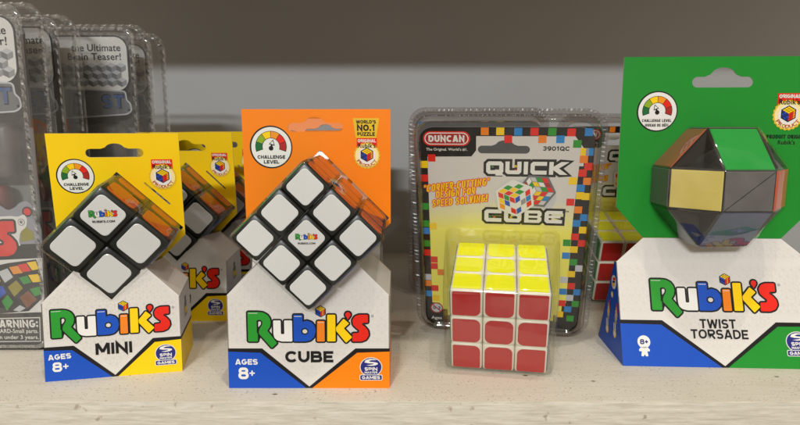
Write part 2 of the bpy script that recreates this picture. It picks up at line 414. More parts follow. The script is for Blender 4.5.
def gauge(sh, cx, cy, r, lines, lay=1):
    sh.poly(circle(cx, cy, r, 40), black_ink, lay); sh.poly(circle(cx+r*.01, cy, r*.935, 40), white_ink, lay+1)
    ro, ri = r*.71, r*.42; cols = (dkgreen, lime_ink, yellow_ink, ltorange, red_ink, dkred_ink); by = cy+r*.02
    a0, a1 = rad(197), rad(-17)
    ring = lambda o, i, s, e, n: [(cx+o*math.cos(s+(e-s)*q/n), by+o*math.sin(s+(e-s)*q/n)) for q in range(n+1)]+[(cx+i*math.cos(e+(s-e)*q/n), by+i*math.sin(e+(s-e)*q/n)) for q in range(n+1)]
    sh.poly(ring(ro+r*.025, ri-r*.025, a0+.03, a1-.03, 24)[::-1], black_ink, lay+2)
    for i, c in enumerate(cols):
        s, e = a0+(a1-a0)*(i/6)-.02, a0+(a1-a0)*((i+1)/6)+.02
        sh.poly(ring(ro, ri, s, e, 6)[::-1], c, lay+3)
    sh.poly(circle(cx, cy-r*.05, r*.11, 16), black_ink, lay+3)
    d = Vector((.26, .96)) if len(lines) and lines[-1] == 'LEVEL' and cx < -24.5 else Vector((-.35, .93)); nx = Vector((d.y, -d.x)); o = Vector((cx, cy-r*.05))
    sh.poly([tuple(o-nx*r*.05), tuple(o+nx*r*.05), tuple(o+nx*r*.03+d*r*.3), tuple(o-nx*r*.03+d*r*.3)], black_ink, lay+4)
    tri = [tuple(o+d*r*.42), tuple(o+d*r*.16-nx*r*.14), tuple(o+d*r*.16+nx*r*.14)]
    sh.poly(tri[::-1] if area2(tri) < 0 else tri, black_ink, lay+4)
    tr2 = [tuple(o+d*r*.36), tuple(o+d*r*.2-nx*r*.09), tuple(o+d*r*.2+nx*r*.09)]
    sh.poly(tr2[::-1] if area2(tr2) < 0 else tr2, white_ink, lay+5)
    ws = {'CHALLENGE': .65, 'LEVEL': .36, 'CHALLENGE LEVEL': .72, 'NIVEAU DE DÉFI': .56}
    for i, t in enumerate(lines):
        w = r*ws[t]; y1 = cy-r*(.38+.23*i); h = r*(.16 if len(t) < 10 else .14); sh.text(t, cx-w, y1-h, cx+w, y1, black_ink, lay+3, bold=.035)

def seal(sh, cx, cy, r, tab_v, lay=1, first=False):
    """Red tab and round scalloped seal with a small cube."""
    w = r*.77
    sh.poly([(cx-w*1.02, cy+r*.4), (cx+w*1.02, cy+r*.4), (cx+w, tab_v), (cx-w, tab_v)], red_ink, lay)
    pet = [(cx+r*(1+.035*math.cos(22*t))*math.cos(t), cy+r*(1+.035*math.cos(22*t))*math.sin(t)) for t in [2*PI*i/110 for i in range(110)]]
    sh.poly(pet, gold_ink, lay+1); sh.poly(circle(cx, cy, r*.9, 36), dkred_ink if False else cream_ink, lay+2)
    ring = circle(cx, cy, r*.66, 30); sh.poly(ring, white_ink, lay+3)
    h = tab_v-cy
    sh.text('ORIGINAL', cx-w*.9, tab_v-r*.32, cx+w*.9, tab_v-r*.08, white_ink, lay+4, bold=.03)
    sh.text("Rubik's", cx-w*.88, tab_v-r*.74, cx+w*.88, tab_v-r*.38, black_ink, lay+5, bold=.05)
    iso_cube(sh, cx, cy+r*.08, r*.5, ([yellow_ink], [navy_ink, blue_ink], [red_ink, red_ink, ltorange]), lay+4, gap=.14)
    sh.arctext('PRODUCT', cx, cy, r*.88, rad(205), rad(335), r*.24, dkred_ink, lay+4)

def spin_mark(sh, cx, cy, r, lay=5):
    """Round navy maker's mark with a white swirl and a banner."""
    sh.poly(circle(cx, cy+r*.18, r*1.06, 30, r*.95), white_ink, lay); sh.poly(circle(cx, cy+r*.18, r*.99, 30, r*.88), navy_ink, lay+1)
    sw = [(-.62,.42),(-.5,.72),(-.1,.88),(.35,.84),(.55,.72),(.1,.72),(-.2,.62),(-.1,.5),(.3,.46),(.62,.36),(.66,.18),(.4,.02),(0,-.04),(-.45,.04),(-.1,.1),(.25,.18),(.2,.28),(-.25,.3)]
    sh.poly([(cx+x*r, cy+(y*.74+.33)*r) for x, y in sw][::-1], white_ink, lay+2)
    sh.text('SPIN', cx-r*.6, cy-r*.17, cx+r*.6, cy+r*.16, white_ink, lay+2, bold=.04)
    sh.text('MASTER', cx-r*.6, cy-r*.46, cx+r*.6, cy-r*.25, white_ink, lay+2, bold=.03)
    sh.poly(rrect(cx-r*1.08, cy-r*1.12, cx+r*1.08, cy-r*.55, r*.14), white_ink, lay+2); sh.poly(rrect(cx-r*1.02, cy-r*1.06, cx+r*1.02, cy-r*.61, r*.1), navy_ink, lay+3)
    sh.text('GAMES', cx-r*.86, cy-r*.98, cx+r*.86, cy-r*.69, white_ink, lay+4, bold=.04)

def hexlines(sh, region, pitch, lay=1, skip=None, wd=.22):
    """Faint printed pattern of cubes: edges of a rhombus lattice inside the region."""
    us = [p[0] for p in region]; vs = [p[1] for p in region]; h = pitch*math.sqrt(3)/2
    r = pitch/math.sqrt(3)
    row = 0; v = min(vs)-r
    while v < max(vs)+r:
        u = min(us)-pitch+(pitch/2 if row % 2 else 0)
        while u < max(us)+pitch:
            for a in (90, 210, 330):
                p, q = (u, v), (u+r*math.cos(rad(a)), v+r*math.sin(rad(a)))
                for p, q in ((p, q), ((u+r*math.cos(rad(a)), v+r*math.sin(rad(a))), (u+r*math.cos(rad(a+60)), v+r*math.sin(rad(a+60))))):
                    if inside(p, region) and inside(q, region) and not (skip and (skip(p) or skip(q))):
                        d = Vector(q)-Vector(p); n = Vector((-d.y, d.x)).normalized()*wd/2; e = d*.06
                        P = Vector(p)+e; Q = Vector(q)-e
                        sh.poly([tuple(P-n), tuple(Q-n), tuple(Q+n), tuple(P+n)], line_ink, lay)
            u += pitch
        v += r*1.5; row += 1

def hang_slot(u0, u1, v0, v1, ub, vb):
    """Loop of a euro hang slot: a long rounded slot with a round bump above."""
    r = (v1-v0)/2; bw = (vb-v0)*.62
    P = [(u0+r-r*math.sin(t), v0+r-r*math.cos(t)) for t in [PI*i/8 for i in range(9)]][::-1]
    P = [(u0+r+r*math.cos(t), v0+r+r*math.sin(t)) for t in [PI*1.5-PI*i/8 for i in range(9)]]
    bump = [(ub-bw*1.5, v1), (ub-bw*1.05, v1+(vb-v1)*.25)]+[(ub+bw*.95*math.cos(t), v1+(vb-v1)*.25+(vb-v1)*.75*math.sin(t)) for t in [PI*.9-PI*.8*i/8 for i in range(9)]]+[(ub+bw*1.05, v1+(vb-v1)*.25), (ub+bw*1.5, v1)]
    E = [(u1-r+r*math.cos(t), v0+r+r*math.sin(t)) for t in [PI*.5-PI*i/8 for i in range(9)]]
    return (P+bump+E)[::-1]

# ------------------------------------------------------------------ carton packs with a cube
def make_pack(name, label, group, M, W, s, lf, Dr, cl, H, cut, sr, cu, cz, cube, face_y, col, word, kind):
    root = thing(name, label, 'puzzle pack', M, group)
    hw = W/2; V = Vector((0, lf, s)).normalized(); sl = s/V.z
    hd = (cube+2.6)/math.sqrt(2)                       # half diagonal of the window the blister passes through
    vb = cz-hd+ .6                                     # foot of the V notch
    # gable meets V notch
    ux = ((sl+hw+cu)-(vb))/2; # |u-cu| at the crossing on the right, equal slopes
    xr = (sl+hw-vb+cu)/2; xl = (-(sl+hw-vb)+cu)/2
    zr, zl = sl+(hw-xr), sl+(hw+xl)
    front = [(-hw, 0), (hw, 0), (hw, sl), (xr, zr), (cu, vb), (xl, zl), (-hw, sl)]
    sh = Sheet(); sh.plane((0, 0, 0), (1, 0, 0), V)
    wm, mk = Sheet().plane((0, 0, 0), (1, 0, 0), V), Sheet().plane((0, 0, 0), (1, 0, 0), V)
    sh.slab(front, white_card, .5, edge=board_grey)
    kl, kr = (22.9, 22.9) if kind == 'big' else (20.0, 21.3)
    kx = hw*.585
    sh.poly([(-hw, 0), (hw, 0), (hw, kr), (kx, kr), (0, 1.0), (-kx, kl), (-hw, kl)][:3]+[(hw, kr), (kx-.3, kr), (0, .9), (-kx+.3, kl), (-hw, kl)], black_ink, 2)
    sh.poly([(-hw, .0), (-1.6, .0), (-kx-.6, kl-2.5), (-hw, kl-1.8)], blue_ink, 3)
    sh.poly([(1.6, 0), (hw, 0), (hw, kr-1.8), (kx+.6, kr-2.5)], col, 3)
    reg = [(-hw+.6, kl+2), (-kx, kl+2), (0, 4), (kx, kr+2), (hw-.6, kr+2), (hw-.6, sl-.5), (xr, zr-.6), (cu, vb-.6), (xl, zl-.6), (-hw+.6, sl-.5)]
    hexlines(sh, reg, 4.6 if kind == 'big' else 4.0, 1)
    if kind == 'big':
        sh.text('AGES', -41.1, 13.6, -28.6, 16.8, white_ink, 4, bold=.035)
        sh.text('8', -39.6, 5.2, -33.8, 12.0, white_ink, 4, bold=.03); sh.text('+', -33.4, 7.2, -30.4, 10.2, white_ink, 4, bold=.05)
        sh.text(word, -13.2, 14.9, 13.6, 21.4, black_ink, 4, bold=.04)
        spin_mark(mk, 34.6, 11.2, 5.9); logo(wm, -33.6, 26.9, .0785)
    else:
        sh.text('AGES', -35.2, 12.6, -23.1, 15.7, white_ink, 4, bold=.035, rot=rad(2))
        sh.text('8', -33.2, 5.4, -28.1, 11.0, white_ink, 4, bold=.03); sh.text('+', -27.6, 6.9, -24.7, 9.7, white_ink, 4, bold=.05)
        sh.text(word, -10.0, 13.6, 9.9, 20.3, black_ink, 4, bold=.035)
        spin_mark(mk, 28.3, 10.8, 5.6); logo(wm, -32.6, 25.2, .075)
    # sides, roofs, floor
    tr = lambda v: (Dr-v*math.sin(cl), v*math.cos(cl))
    yr, z_r = tr(sr); nv = (cut+sr)/2; ins = (cut-sr)/2; yn, zn = tr(nv)
    fs = V*sl
    for sx in (1, -1):
        A, B_, Cc, D = Vector((sx*hw, 0, 0)), Vector((sx*hw, Dr, 0)), Vector((sx*hw, yr, z_r)), Vector((sx*hw, fs.y, fs.z))
        sh.plane(A, (0, sx, 0), (0, 0, 1))
        q = [(p-A).dot(sh.U) for p in (A, B_, Cc, D)]; w_ = [p.z for p in (A, B_, Cc, D)]
        loop = list(zip(q, w_)); loop = loop if area2(loop) > 0 else loop[::-1]
        sh.slab(loop, white_card, .5, edge=board_grey)
        f = kr if sx > 0 else kl; c2 = col if sx > 0 else blue_ink
        yb = abs(q[1]); sg = 1 if q[1] > 0 else -1
        def onside(a, b): 
            l = [(sg*a[0], a[1]), (sg*b[0], a[1]), (sg*b[0], b[1]), (sg*a[0], b[1])]
            return l if area2(l) > 0 else l[::-1]
        lo = lf*f/s+.6
        sh.poly(onside((max(lo, .6), .1), (yb-.8, f-1.8)), c2, 1); sh.poly(onside((max(lo, .6), f-1.8), (yb-.8, f)), black_ink, 1)
        if sx > 0:                                      # small product pictures printed on the side
            sh.poly(onside((yb*.42, f+6), (yb*.62, f+15)), grey_ink, 1); sh.poly(onside((yb*.44, f+8), (yb*.60, f+12)), c2, 2)
            sh.poly(onside((yb*.47, f+12), (yb*.57, f+19)), midgrey, 2)
        # roof from the front gable back to the card
        P = [Vector((sx*hw, fs.y, fs.z)), V*zr+Vector((xr, 0, 0)) if sx > 0 else V*zl+Vector((xl, 0, 0)), Vector((sx*(hw-ins), yn-.6, zn)), Vector((sx*hw, yr-.6, z_r))]
        up = Vector((0, 0, .5))
        sh.face(P if sx < 0 else P[::-1], white_card); Q = [p-up for p in P]; sh.face(Q[::-1] if sx < 0 else Q, board_grey)
        for i in range(4): sh.face([P[i-1], P[i], Q[i], Q[i-1]], board_grey)
    sh.face([(-hw, 0, .05), (-hw, Dr, .05), (hw, Dr, .05), (hw, 0, .05)], board_grey)
    ct = sh.build('carton', root); wm.build('word_mark', ct); mk.build('maker_mark', ct)
    # rear board and hanging card in one folded sheet
    cd, gb, sb = [Sheet().plane((0, Dr, 0), (1, 0, 0), (0, -math.sin(cl), math.cos(cl))) for _ in range(3)]
    ch = cz/math.cos(cl)
    hole = [(cu, ch-hd), (cu+hd, ch), (cu, ch+hd), (cu-hd, ch)]
    if kind == 'big': slot = hang_slot(-17.2, 16.2, 142.2, 147.4, -1.0, 151.0)
    else: slot = hang_slot(-16.4, 16.4, 127.2, 132.4, .2, 135.6)
    card = [(-hw, .3), (hw, .3), (hw, sr), (hw-ins, nv), (hw, cut), (hw, H), (-hw, H), (-hw, cut), (-hw+ins, nv), (-hw, sr)]
    th = .7
    d1 = Vector((1, -1)).normalized(); slits = []
    for sgn in (1, -1):
        c0 = Vector((cu+sgn*(hd*.5+4.2), ch+hd*.5+4.2)); d = Vector((1, -1)).normalized() if sgn > 0 else Vector((1, 1)).normalized(); n = Vector((-d.y, d.x))*.55
        if kind == 'small' and sgn > 0: slits.append([tuple(c0-d*10-n), tuple(c0+d*10-n), tuple(c0+d*10+n), tuple(c0-d*10+n)])
    cd.slab(card, col, th, holes=[hole, slot]+slits, edge=white_card, back=board_grey)
    if kind == 'big':
        gauge(gb, -27.8, 132.8, 13.0, ('CHALLENGE', 'LEVEL'))
        seal(sb, 30.6, 127.6, 7.9, 138.2, 2)
        sb.poly([(23.9, 138.3), (36.3, 138.3), (38.2, 150.2), (22.2, 150.2)], gold_ink, 1)
        sb.text("WORLD'S", 24.2, 147.0, 36.2, 149.0, black_ink, 3, bold=.03); sb.text('NO.1', 24.7, 142.6, 35.6, 146.4, black_ink, 3, bold=.04); sb.text('PUZZLE', 24.8, 139.6, 35.5, 141.8, black_ink, 3, bold=.03)
    else:
        gauge(gb, -23.2, 115.8, 10.7, ('CHALLENGE', 'LEVEL'))
        seal(sb, 26.5, 114.6, 8.0, 125.6, 2)
    hc = cd.build('hang_card', root); gb.build('gauge_badge', hc); sb.build('seal_badge', hc)
    # clear blister over the cube
    bl = Sheet(); a = cube/2+1.1
    Mr = Matrix.Translation((cu, Dr-ch*math.sin(cl), ch*math.cos(cl))) @ Euler((cl, 0, 0)).to_matrix().to_4x4()
    fy = face_y
    bl.bm(rbox(-a, -fy-1.3, -a, a, -.75, a, 3.2, 4, True), clear, Mr @ Euler((0, rad(45), 0)).to_matrix().to_4x4())
    fl = Sheet()
    b = bl.build('blister', root, smooth=40)
    return root, M @ Mr

def make_cube(name, label, cat, M, n, size, face_y, group=None, logo_at=None):
    """A twisting cube standing on a corner: face_y = distance of its front face from the card plane."""
    root = thing(name, label, cat, M, group)
    R45 = Euler((0, rad(45), 0)).to_matrix().to_4x4(); p = size/n; h = size/2
    Mc = Matrix.Translation((0, -face_y+h, 0)) @ R45
    b = Sheet()
    for i in range(n):
        for j in range(n):
            for k in range(n):
                if 0 < i < n-1 and 0 < j < n-1 and 0 < k < n-1: continue
                x, y, z = -h+i*p, -h+j*p, -h+k*p
                b.bm(rbox(x+.12, y+.12, z+.12, x+p-.12, y+p-.12, z+p-.12, p*.085, 2), black_plastic, Mc)
    b.build('body', root, smooth=35)
    t = p*(.79 if n == 3 else .76)/2; base = rrect(-t, -t, t, t, p*.13, 5)
    def tile(cx, cz_, side, m):
        s = Sheet()
        if side == 'front': O, U, Vv = Vector((cx, -h, cz_)), Vector((1, 0, 0)), Vector((0, 0, 1))
        elif side == 'up_right': O, U, Vv = Vector((cx, cz_, h)), Vector((1, 0, 0)), Vector((0, 1, 0))
        elif side == 'right': O, U, Vv = Vector((h, cz_, cx)), Vector((0, 1, 0)), Vector((0, 0, 1))
        else: O, U, Vv = Vector((-h, cz_, cx)), Vector((0, -1, 0)), Vector((0, 0, 1))
        Q = Mc.to_3x3(); s.plane(Mc @ O, Q @ U, Q @ Vv)
        top = [(x*.965, y*.965) for x, y in base]; k = len(base)
        s.tess([top], m, .3)
        for i in range(k): s.face([s.pt(*base[i-1], -.3), s.pt(*base[i], -.3), s.pt(*base[i], .12), s.pt(*base[i-1], .12)], m); s.face([s.pt(*base[i-1], .12), s.pt(*base[i], .12), s.pt(*top[i], .3), s.pt(*top[i-1], .3)], m)
        if side == 'front' and logo_at == (cx_i, cz_i):
            c0 = Mc @ O; s.plane(c0+Vector((0, -.36, 0)), (1, 0, 0), (0, 0, 1))
            k2 = p*.0009*.78; logo(s, -425*k2, -20*k2*2, k2, 0, reg=False)
            s.text('RUBIKS.COM', -p*.24, -p*.17, p*.24, -p*.115, black_ink, 1, bold=.03)
        s.build('tile', root)
    for cx_i in range(n):
        for cz_i in range(n):
            x, z = -h+(cx_i+.5)*p, -h+(cz_i+.5)*p
            tile(x, z, 'front', tile_white)
            tile(x, z, 'right', tile_orange) if False else None
    cx_i = cz_i = -1
    for i in range(n):
        for j in range(n):
            x, y = -h+(i+.5)*p, -h+(j+.5)*p
            tile(x, y, 'up_right', tile_orange); tile(x, y, 'left', tile_green); tile(x, y, 'right', tile_blue)
    return root

# ================================================================== SETTING
def structure(o): o['kind'] = 'structure'; return o

def shelf_mat():
    m, nt, b = newmat('flecked_white_paint'); N, L = nt.nodes, nt.links
    tc = N.new('ShaderNodeTexCoord'); mp = N.new('ShaderNodeMapping'); mp.inputs['Scale'].default_value = (1.0, 1.7, 1); L.new(tc.outputs['Object'], mp.inputs['Vector'])
    n1 = N.new('ShaderNodeTexNoise'); n1.inputs['Scale'].default_value = 14; n1.inputs['Detail'].default_value = 6; L.new(mp.outputs[0], n1.inputs['Vector'])
    base = N.new('ShaderNodeMix'); base.data_type = 'RGBA'; base.inputs['A'].default_value = lin((194, 185, 167)); base.inputs['B'].default_value = lin((217, 210, 195)); L.new(n1.outputs['Fac'], base.inputs['Factor'])
    n2 = N.new('ShaderNodeTexNoise'); n2.inputs['Scale'].default_value = 620; n2.inputs['Detail'].default_value = 2; L.new(mp.outputs[0], n2.inputs['Vector'])
    n3 = N.new('ShaderNodeTexNoise'); n3.inputs['Scale'].default_value = 55; L.new(mp.outputs[0], n3.inputs['Vector'])
    ad = N.new('ShaderNodeMath'); ad.operation = 'MULTIPLY_ADD'; ad.inputs[1].default_value = .22; L.new(n3.outputs['Fac'], ad.inputs[0]); L.new(n2.outputs['Fac'], ad.inputs[2])
    th = N.new('ShaderNodeMapRange'); th.inputs['From Min'].default_value = .745; th.inputs['From Max'].default_value = .83; L.new(ad.outputs[0], th.inputs['Value'])
    sp = N.new('ShaderNodeMix'); sp.data_type = 'RGBA'; sp.inputs['B'].default_value = lin((120, 104, 84)); L.new(th.outputs['Result'], sp.inputs['Factor']); L.new(base.outputs['Result'], sp.inputs['A'])
    mp2 = N.new('ShaderNodeMapping'); mp2.inputs['Scale'].default_value = (.10, 1.6, 1); L.new(tc.outputs['Object'], mp2.inputs['Vector'])
    n5 = N.new('ShaderNodeTexNoise'); n5.inputs['Scale'].default_value = 260; n5.inputs['Detail'].default_value = 6; n5.inputs['Roughness'].default_value = .65; L.new(mp2.outputs[0], n5.inputs['Vector'])
    t5 = N.new('ShaderNodeMapRange'); t5.inputs['From Min'].default_value = .5; t5.inputs['From Max'].default_value = .72; t5.inputs['To Max'].default_value = .38; L.new(n5.outputs['Fac'], t5.inputs['Value'])
    s5 = N.new('ShaderNodeMix'); s5.data_type = 'RGBA'; s5.inputs['B'].default_value = lin((176, 163, 138)); L.new(t5.outputs['Result'], s5.inputs['Factor']); L.new(sp.outputs['Result'], s5.inputs['A']); sp = s5
    # a few bigger chips
    n4 = N.new('ShaderNodeTexVoronoi'); n4.inputs['Scale'].default_value = 26; L.new(mp.outputs[0], n4.inputs['Vector'])
    t4 = N.new('ShaderNodeMapRange'); t4.inputs['From Min'].default_value = .055; t4.inputs['From Max'].default_value = .03; L.new(n4.outputs['Distance'], t4.inputs['Value'])
    s4 = N.new('ShaderNodeMix'); s4.data_type = 'RGBA'; s4.inputs['B'].default_value = lin((96, 84, 70)); L.new(t4.outputs['Result'], s4.inputs['Factor']); L.new(sp.outputs['Result'], s4.inputs['A'])
    L.new(s4.outputs['Result'], b.inputs['Base Color']); b.inputs['Roughness'].default_value = .5
    bp = N.new('ShaderNodeBump'); bp.inputs['Strength'].default_value = .35; bp.inputs['Distance'].default_value = .0006; L.new(n2.outputs['Fac'], bp.inputs['Height']); L.new(bp.outputs['Normal'], b.inputs['Normal'])
    return m
def edge_mat():
    m, nt, b = newmat('brushed_white_paint'); N, L = nt.nodes, nt.links
    tc = N.new('ShaderNodeTexCoord'); mp = N.new('ShaderNodeMapping'); mp.inputs['Scale'].default_value = (.09, .3, 1); L.new(tc.outputs['Object'], mp.inputs['Vector'])
    n1 = N.new('ShaderNodeTexNoise'); n1.inputs['Scale'].default_value = 520; n1.inputs['Detail'].default_value = 8; n1.inputs['Roughness'].default_value = .7; L.new(mp.outputs[0], n1.inputs['Vector'])
    base = N.new('ShaderNodeMix'); base.data_type = 'RGBA'; base.inputs['A'].default_value = lin((178, 170, 152)); base.inputs['B'].default_value = lin((220, 213, 198)); cr_ = N.new('ShaderNodeMapRange'); cr_.inputs['From Min'].default_value = .3; cr_.inputs['From Max'].default_value = .7; L.new(n1.outputs['Fac'], cr_.inputs['Value']); L.new(cr_.outputs['Result'], base.inputs['Factor'])
    nk = N.new('ShaderNodeTexNoise'); nk.inputs['Scale'].default_value = 170; nk.inputs['Detail'].default_value = 5; L.new(tc.outputs['Object'], nk.inputs['Vector'])
    tk_ = N.new('ShaderNodeMapRange'); tk_.inputs['From Min'].default_value = .66; tk_.inputs['From Max'].default_value = .74; tk_.inputs['To Max'].default_value = .7; L.new(nk.outputs['Fac'], tk_.inputs['Value'])
    ck = N.new('ShaderNodeMix'); ck.data_type = 'RGBA'; ck.inputs['B'].default_value = lin((140, 124, 100)); L.new(tk_.outputs['Result'], ck.inputs['Factor']); L.new(base.outputs['Result'], ck.inputs['A']); base = ck      # chipped paint
    L.new(base.outputs['Result'], b.inputs['Base Color']); b.inputs['Roughness'].default_value = .45
    bp = N.new('ShaderNodeBump'); bp.inputs['Strength'].default_value = .5; bp.inputs['Distance'].default_value = .0005; L.new(n1.outputs['Fac'], bp.inputs['Height']); L.new(bp.outputs['Normal'], b.inputs['Normal'])
    return m
shelf_paint, edge_paint = shelf_mat(), edge_mat()
wall_paint = mat('grey_wall_paint', lin((170, 169, 167)), rough=.6, var=.05, scale=12, bump=.15, bscale=350)
raw_wood = mat('shelf_underside_wood', lin((196, 182, 158)), rough=.6, var=.15, scale=20)

XL, XR, WY, UP = -560, 560, 360, 350
s = Sheet(); s.bm(rbox(XL, -7, -45, XR, WY, 0, .5, 2), shelf_paint)
s.mi(edge_paint)
for i_, f_ in enumerate(s.f):                         # the front of the board is painted with long brush strokes
    if sum(s.v[k].y for k in f_)/len(f_) < -6.9: s.m[i_] = 1
structure(s.build('shelf', None, smooth=30))
s = Sheet(); s.box(XL, WY+.3, -45, XR, WY+18, 700, wall_paint); structure(s.build('wall'))
s = Sheet(); s.box(XL, -4, UP, XR, WY, UP+20, raw_wood); structure(s.build('shelf_above'))

# ================================================================== CARTON PACKS
PK_G = 'orange hang-card packs'
orange_args = dict(W=90.0, s=52.9, lf=2.5, Dr=50.9, cl=.0233, H=155.6, cut=85.7, sr=54.6, cu=2.0, cz=88.8, cube=57, face_y=58.6, col=orange_ink, word='CUBE', kind='big')
M0 = TR(-50.8, 9.1, 0)
op, Mq = make_pack('puzzle_pack', 'orange and white hang-card pack standing at the middle of the shelf edge, round gauge badge', PK_G, M0, **orange_args)
oc = make_cube('puzzle_cube', 'black cube with nine white tiles, standing on a corner in the front orange pack', 'puzzle cube', Mq, 3, 57, 58.6, 'white-faced cubes in packs', (1, 1))
M1 = TR(-58.5, 134, 0, -.25) @ Matrix.Translation((0, -50.9, 0))     # leans back on the pack behind it
op2 = copy_tree(op); place(op2, M1); relabel(op2, 'second orange pack directly behind the front orange pack, glimpsed through its hang slot')
oc2 = copy_tree(oc); place(oc2, M1 @ M0.inverted() @ Mq); relabel(oc2, 'black nine-tile cube inside the hidden second orange pack')

op3 = copy_tree(op); place(op3, TR(-68, 172, 0)); relabel(op3, 'rearmost orange pack of its row, out of sight behind the other two')
MG = 'yellow hang-card packs'
mini_args = dict(W=74.6, s=45.4, lf=3.85, Dr=43.1, cl=.088, H=141.6, cut=76.9, sr=47.7, cu=0, cz=81.4, cube=49, face_y=34.5, col=yellow_ink, word='MINI', kind='small')
A0 = TR(-167.1, 24.4, 0, 0, 0, .2046)
yp, Aq = make_pack('puzzle_pack', 'foremost yellow and white hang-card pack, turned a little, gauge badge in full view', MG, A0, **mini_args)
yc = make_cube('puzzle_cube', 'black cube with four big white tiles on its face, in the front yellow pack', 'puzzle cube', Aq, 2, 49, 34.5, 'white-faced cubes in packs', (0, 1))
for k, (x, y, rz, lp, lc) in enumerate(((-167.5, 122, .0, 'shaded yellow pack right behind the front yellow pack, half hidden by it', 'black cube with big white tiles in the shaded yellow pack behind'),
                                      (-164, 196, -.02, 'rearmost yellow pack, only a sliver of card showing above the one before it', 'cube inside the rearmost yellow pack, almost wholly hidden'))):
    A1 = TR(x, y, 0, 0, 0, rz)
    o = copy_tree(yp); place(o, A1); relabel(o, lp)
    c = copy_tree(yc); place(c, A1 @ A0.inverted() @ Aq); relabel(c, lc)

# ================================================================== GREEN TWIST PACK
T0 = TR(197.6, 36.6, 0, 0, 0, -.0458)
tw = thing('puzzle_pack', 'large green hang-card pack with a blue side, holding a many-sided puzzle ball', 'puzzle pack', T0)
hw, ts, tlf, tDr, tH = 60.9, 59.8, 23.1, 51.2, 187.5
tzn, tln, nh = 74.6, 28.2, 43.1
sh = Sheet(); V = Vector((0, tlf, ts)).normalized(); sl = ts/V.z
sh.plane((0, 0, 0), (1, 0, 0), V)
sh.slab([(-hw, 0), (hw, 0), (hw, sl), (-hw, sl)], white_card, .5, edge=board_grey)
sh.poly([(-hw, 0), (hw, 0), (hw, 27.6), (33.6, 27.6), (.4, .9), (-35.2, 27.9), (-hw, 27.9)], black_ink, 2)
sh.poly([(-hw, 0), (-1.4, 0), (-36, 25.2), (-hw, 25.6)], blue_ink, 3); sh.poly([(2.2, 0), (hw, 0), (hw, 25.3), (34.4, 25)], green_ink, 3)
hexlines(sh, [(-hw+.6, 30), (-34, 30), (0, 4), (34, 30), (hw-.6, 30), (hw-.6, sl-.6), (-hw+.6, sl-.6)], 5, 1)
wm, mk = Sheet().plane((0, 0, 0), (1, 0, 0), V), Sheet().plane((0, 0, 0), (1, 0, 0), V)
logo(wm, -40.6, 34.2, .0896)
sh.text('TWIST', -12.4, 23.4, 9.3, 29.0, black_ink, 4, bold=.012); sh.text('TORSADE', -18.4, 17.1, 16.1, 22.7, black_ink, 4, bold=.012)
spin_mark(mk, 45.0, 14.8, 6.6)
# little figure with the age
px, pv = -47.3, 14.6
sh.poly(circle(px, pv, 3.9, 20), white_ink, 4)
sh.poly(soften([(px-1.6, pv-3), (px+1.6, pv-3), (px+3.4, pv-4.6), (px+3.0, pv-6), (px+1.6, pv-5.4), (px+2.2, pv-8.6), (px+.6, pv-8.8), (px, pv-7.2), (px-.6, pv-8.8), (px-2.2, pv-8.6), (px-1.6, pv-5.4), (px-3.0, pv-6), (px-3.4, pv-4.6)][::-1], .7), white_ink, 4)
sh.text('8+', px-2.4, pv-1.5, px+2.5, pv+1.6, navy_ink, 5, bold=.03)
# upper white flap up to the notches
fs = V*sl
sh.plane((0, fs.y, fs.z), (1, 0, 0), (0, tln-tlf, tzn-ts)); fl = math.hypot(tln-tlf, tzn-ts)
flap = [(-hw, 0), (hw, 0), (nh, fl), (-nh, fl)]
sh.slab(flap, white_card, .5, edge=white_card); hexlines(sh, [(-hw+2, .6), (hw-2, .6), (nh-.6, fl-.4), (-nh+.6, fl-.4)], 5, 1)
for sx in (1, -1):
    sh.plane((sx*hw, 0, 0), (0, sx, 0), (0, 0, 1))
    lp = [(0, 0), (sx*tDr, 0), (sx*(tlf+3), ts), (sx*tlf, ts)]; lp = lp if area2(lp) > 0 else lp[::-1]
    sh.slab(lp, blue_ink if sx < 0 else green_ink, .5, edge=board_grey)
    if sx < 0:                                          # product pictures and pieces printed up the blue side
        def blob(y, z, w, h, m, lay, a=rad(-66)):
            c, q = math.cos(a), math.sin(a); l = [(-w/2, -h/2), (w/2, -h/2), (w/2, h/2), (-w/2, h/2)]
            l = [(sx*(y+c*u-q*v), z+q*u+c*v) for u, v in l]; sh.poly(l if area2(l) > 0 else l[::-1], m, lay)
        for y, z in ((18, 26), (33, 24)):
            for q in range(5): blob(y-1.8+q*.5, z+5-q*2.3, 1.9, 6.4, (red_ink, yellow_ink, white_ink, yellow_ink, grey_ink)[q], 1, rad(-20))
            sh.poly(circle(sx*y, z-12, 2.8, 14), yellow_ink, 1); sh.poly(circle(sx*y, z-12, 1.8, 14), white_ink, 2); blob(y-.8, z-7.4, 1.5, 4.5, white_ink, 2, rad(-10)); blob(y+1.8, z-7.6, 1.5, 4.5, white_ink, 2, rad(-10))
        sh.poly(circle(sx*25.0, 46, 4.6, 16), white_ink, 1); blob(24.6, 48.2, 4.8, 1.8, red_ink, 2, rad(-15)); blob(25.4, 44.2, 4.6, 2.0, yellow_ink, 2, rad(-15)); blob(25.0, 46.2, 5.2, 1.2, black_ink, 2, rad(-15))
        sh.poly(circle(sx*27.0, 37.2, 2.1, 14), yellow_ink, 1); sh.poly(circle(sx*27.0, 37.2, 1.3, 14), white_ink, 2)
sh.plane((0, tDr, 0), (-1, 0, 0), (0, tlf+3-tDr, ts)); sh.slab([(-hw, 0), (hw, 0), (hw, math.hypot(tDr-tlf-3, ts)), (-hw, math.hypot(tDr-tlf-3, ts))], green_ink, .5)
ct = sh.build('carton', tw); wm.build('word_mark', ct); mk.build('maker_mark', ct)
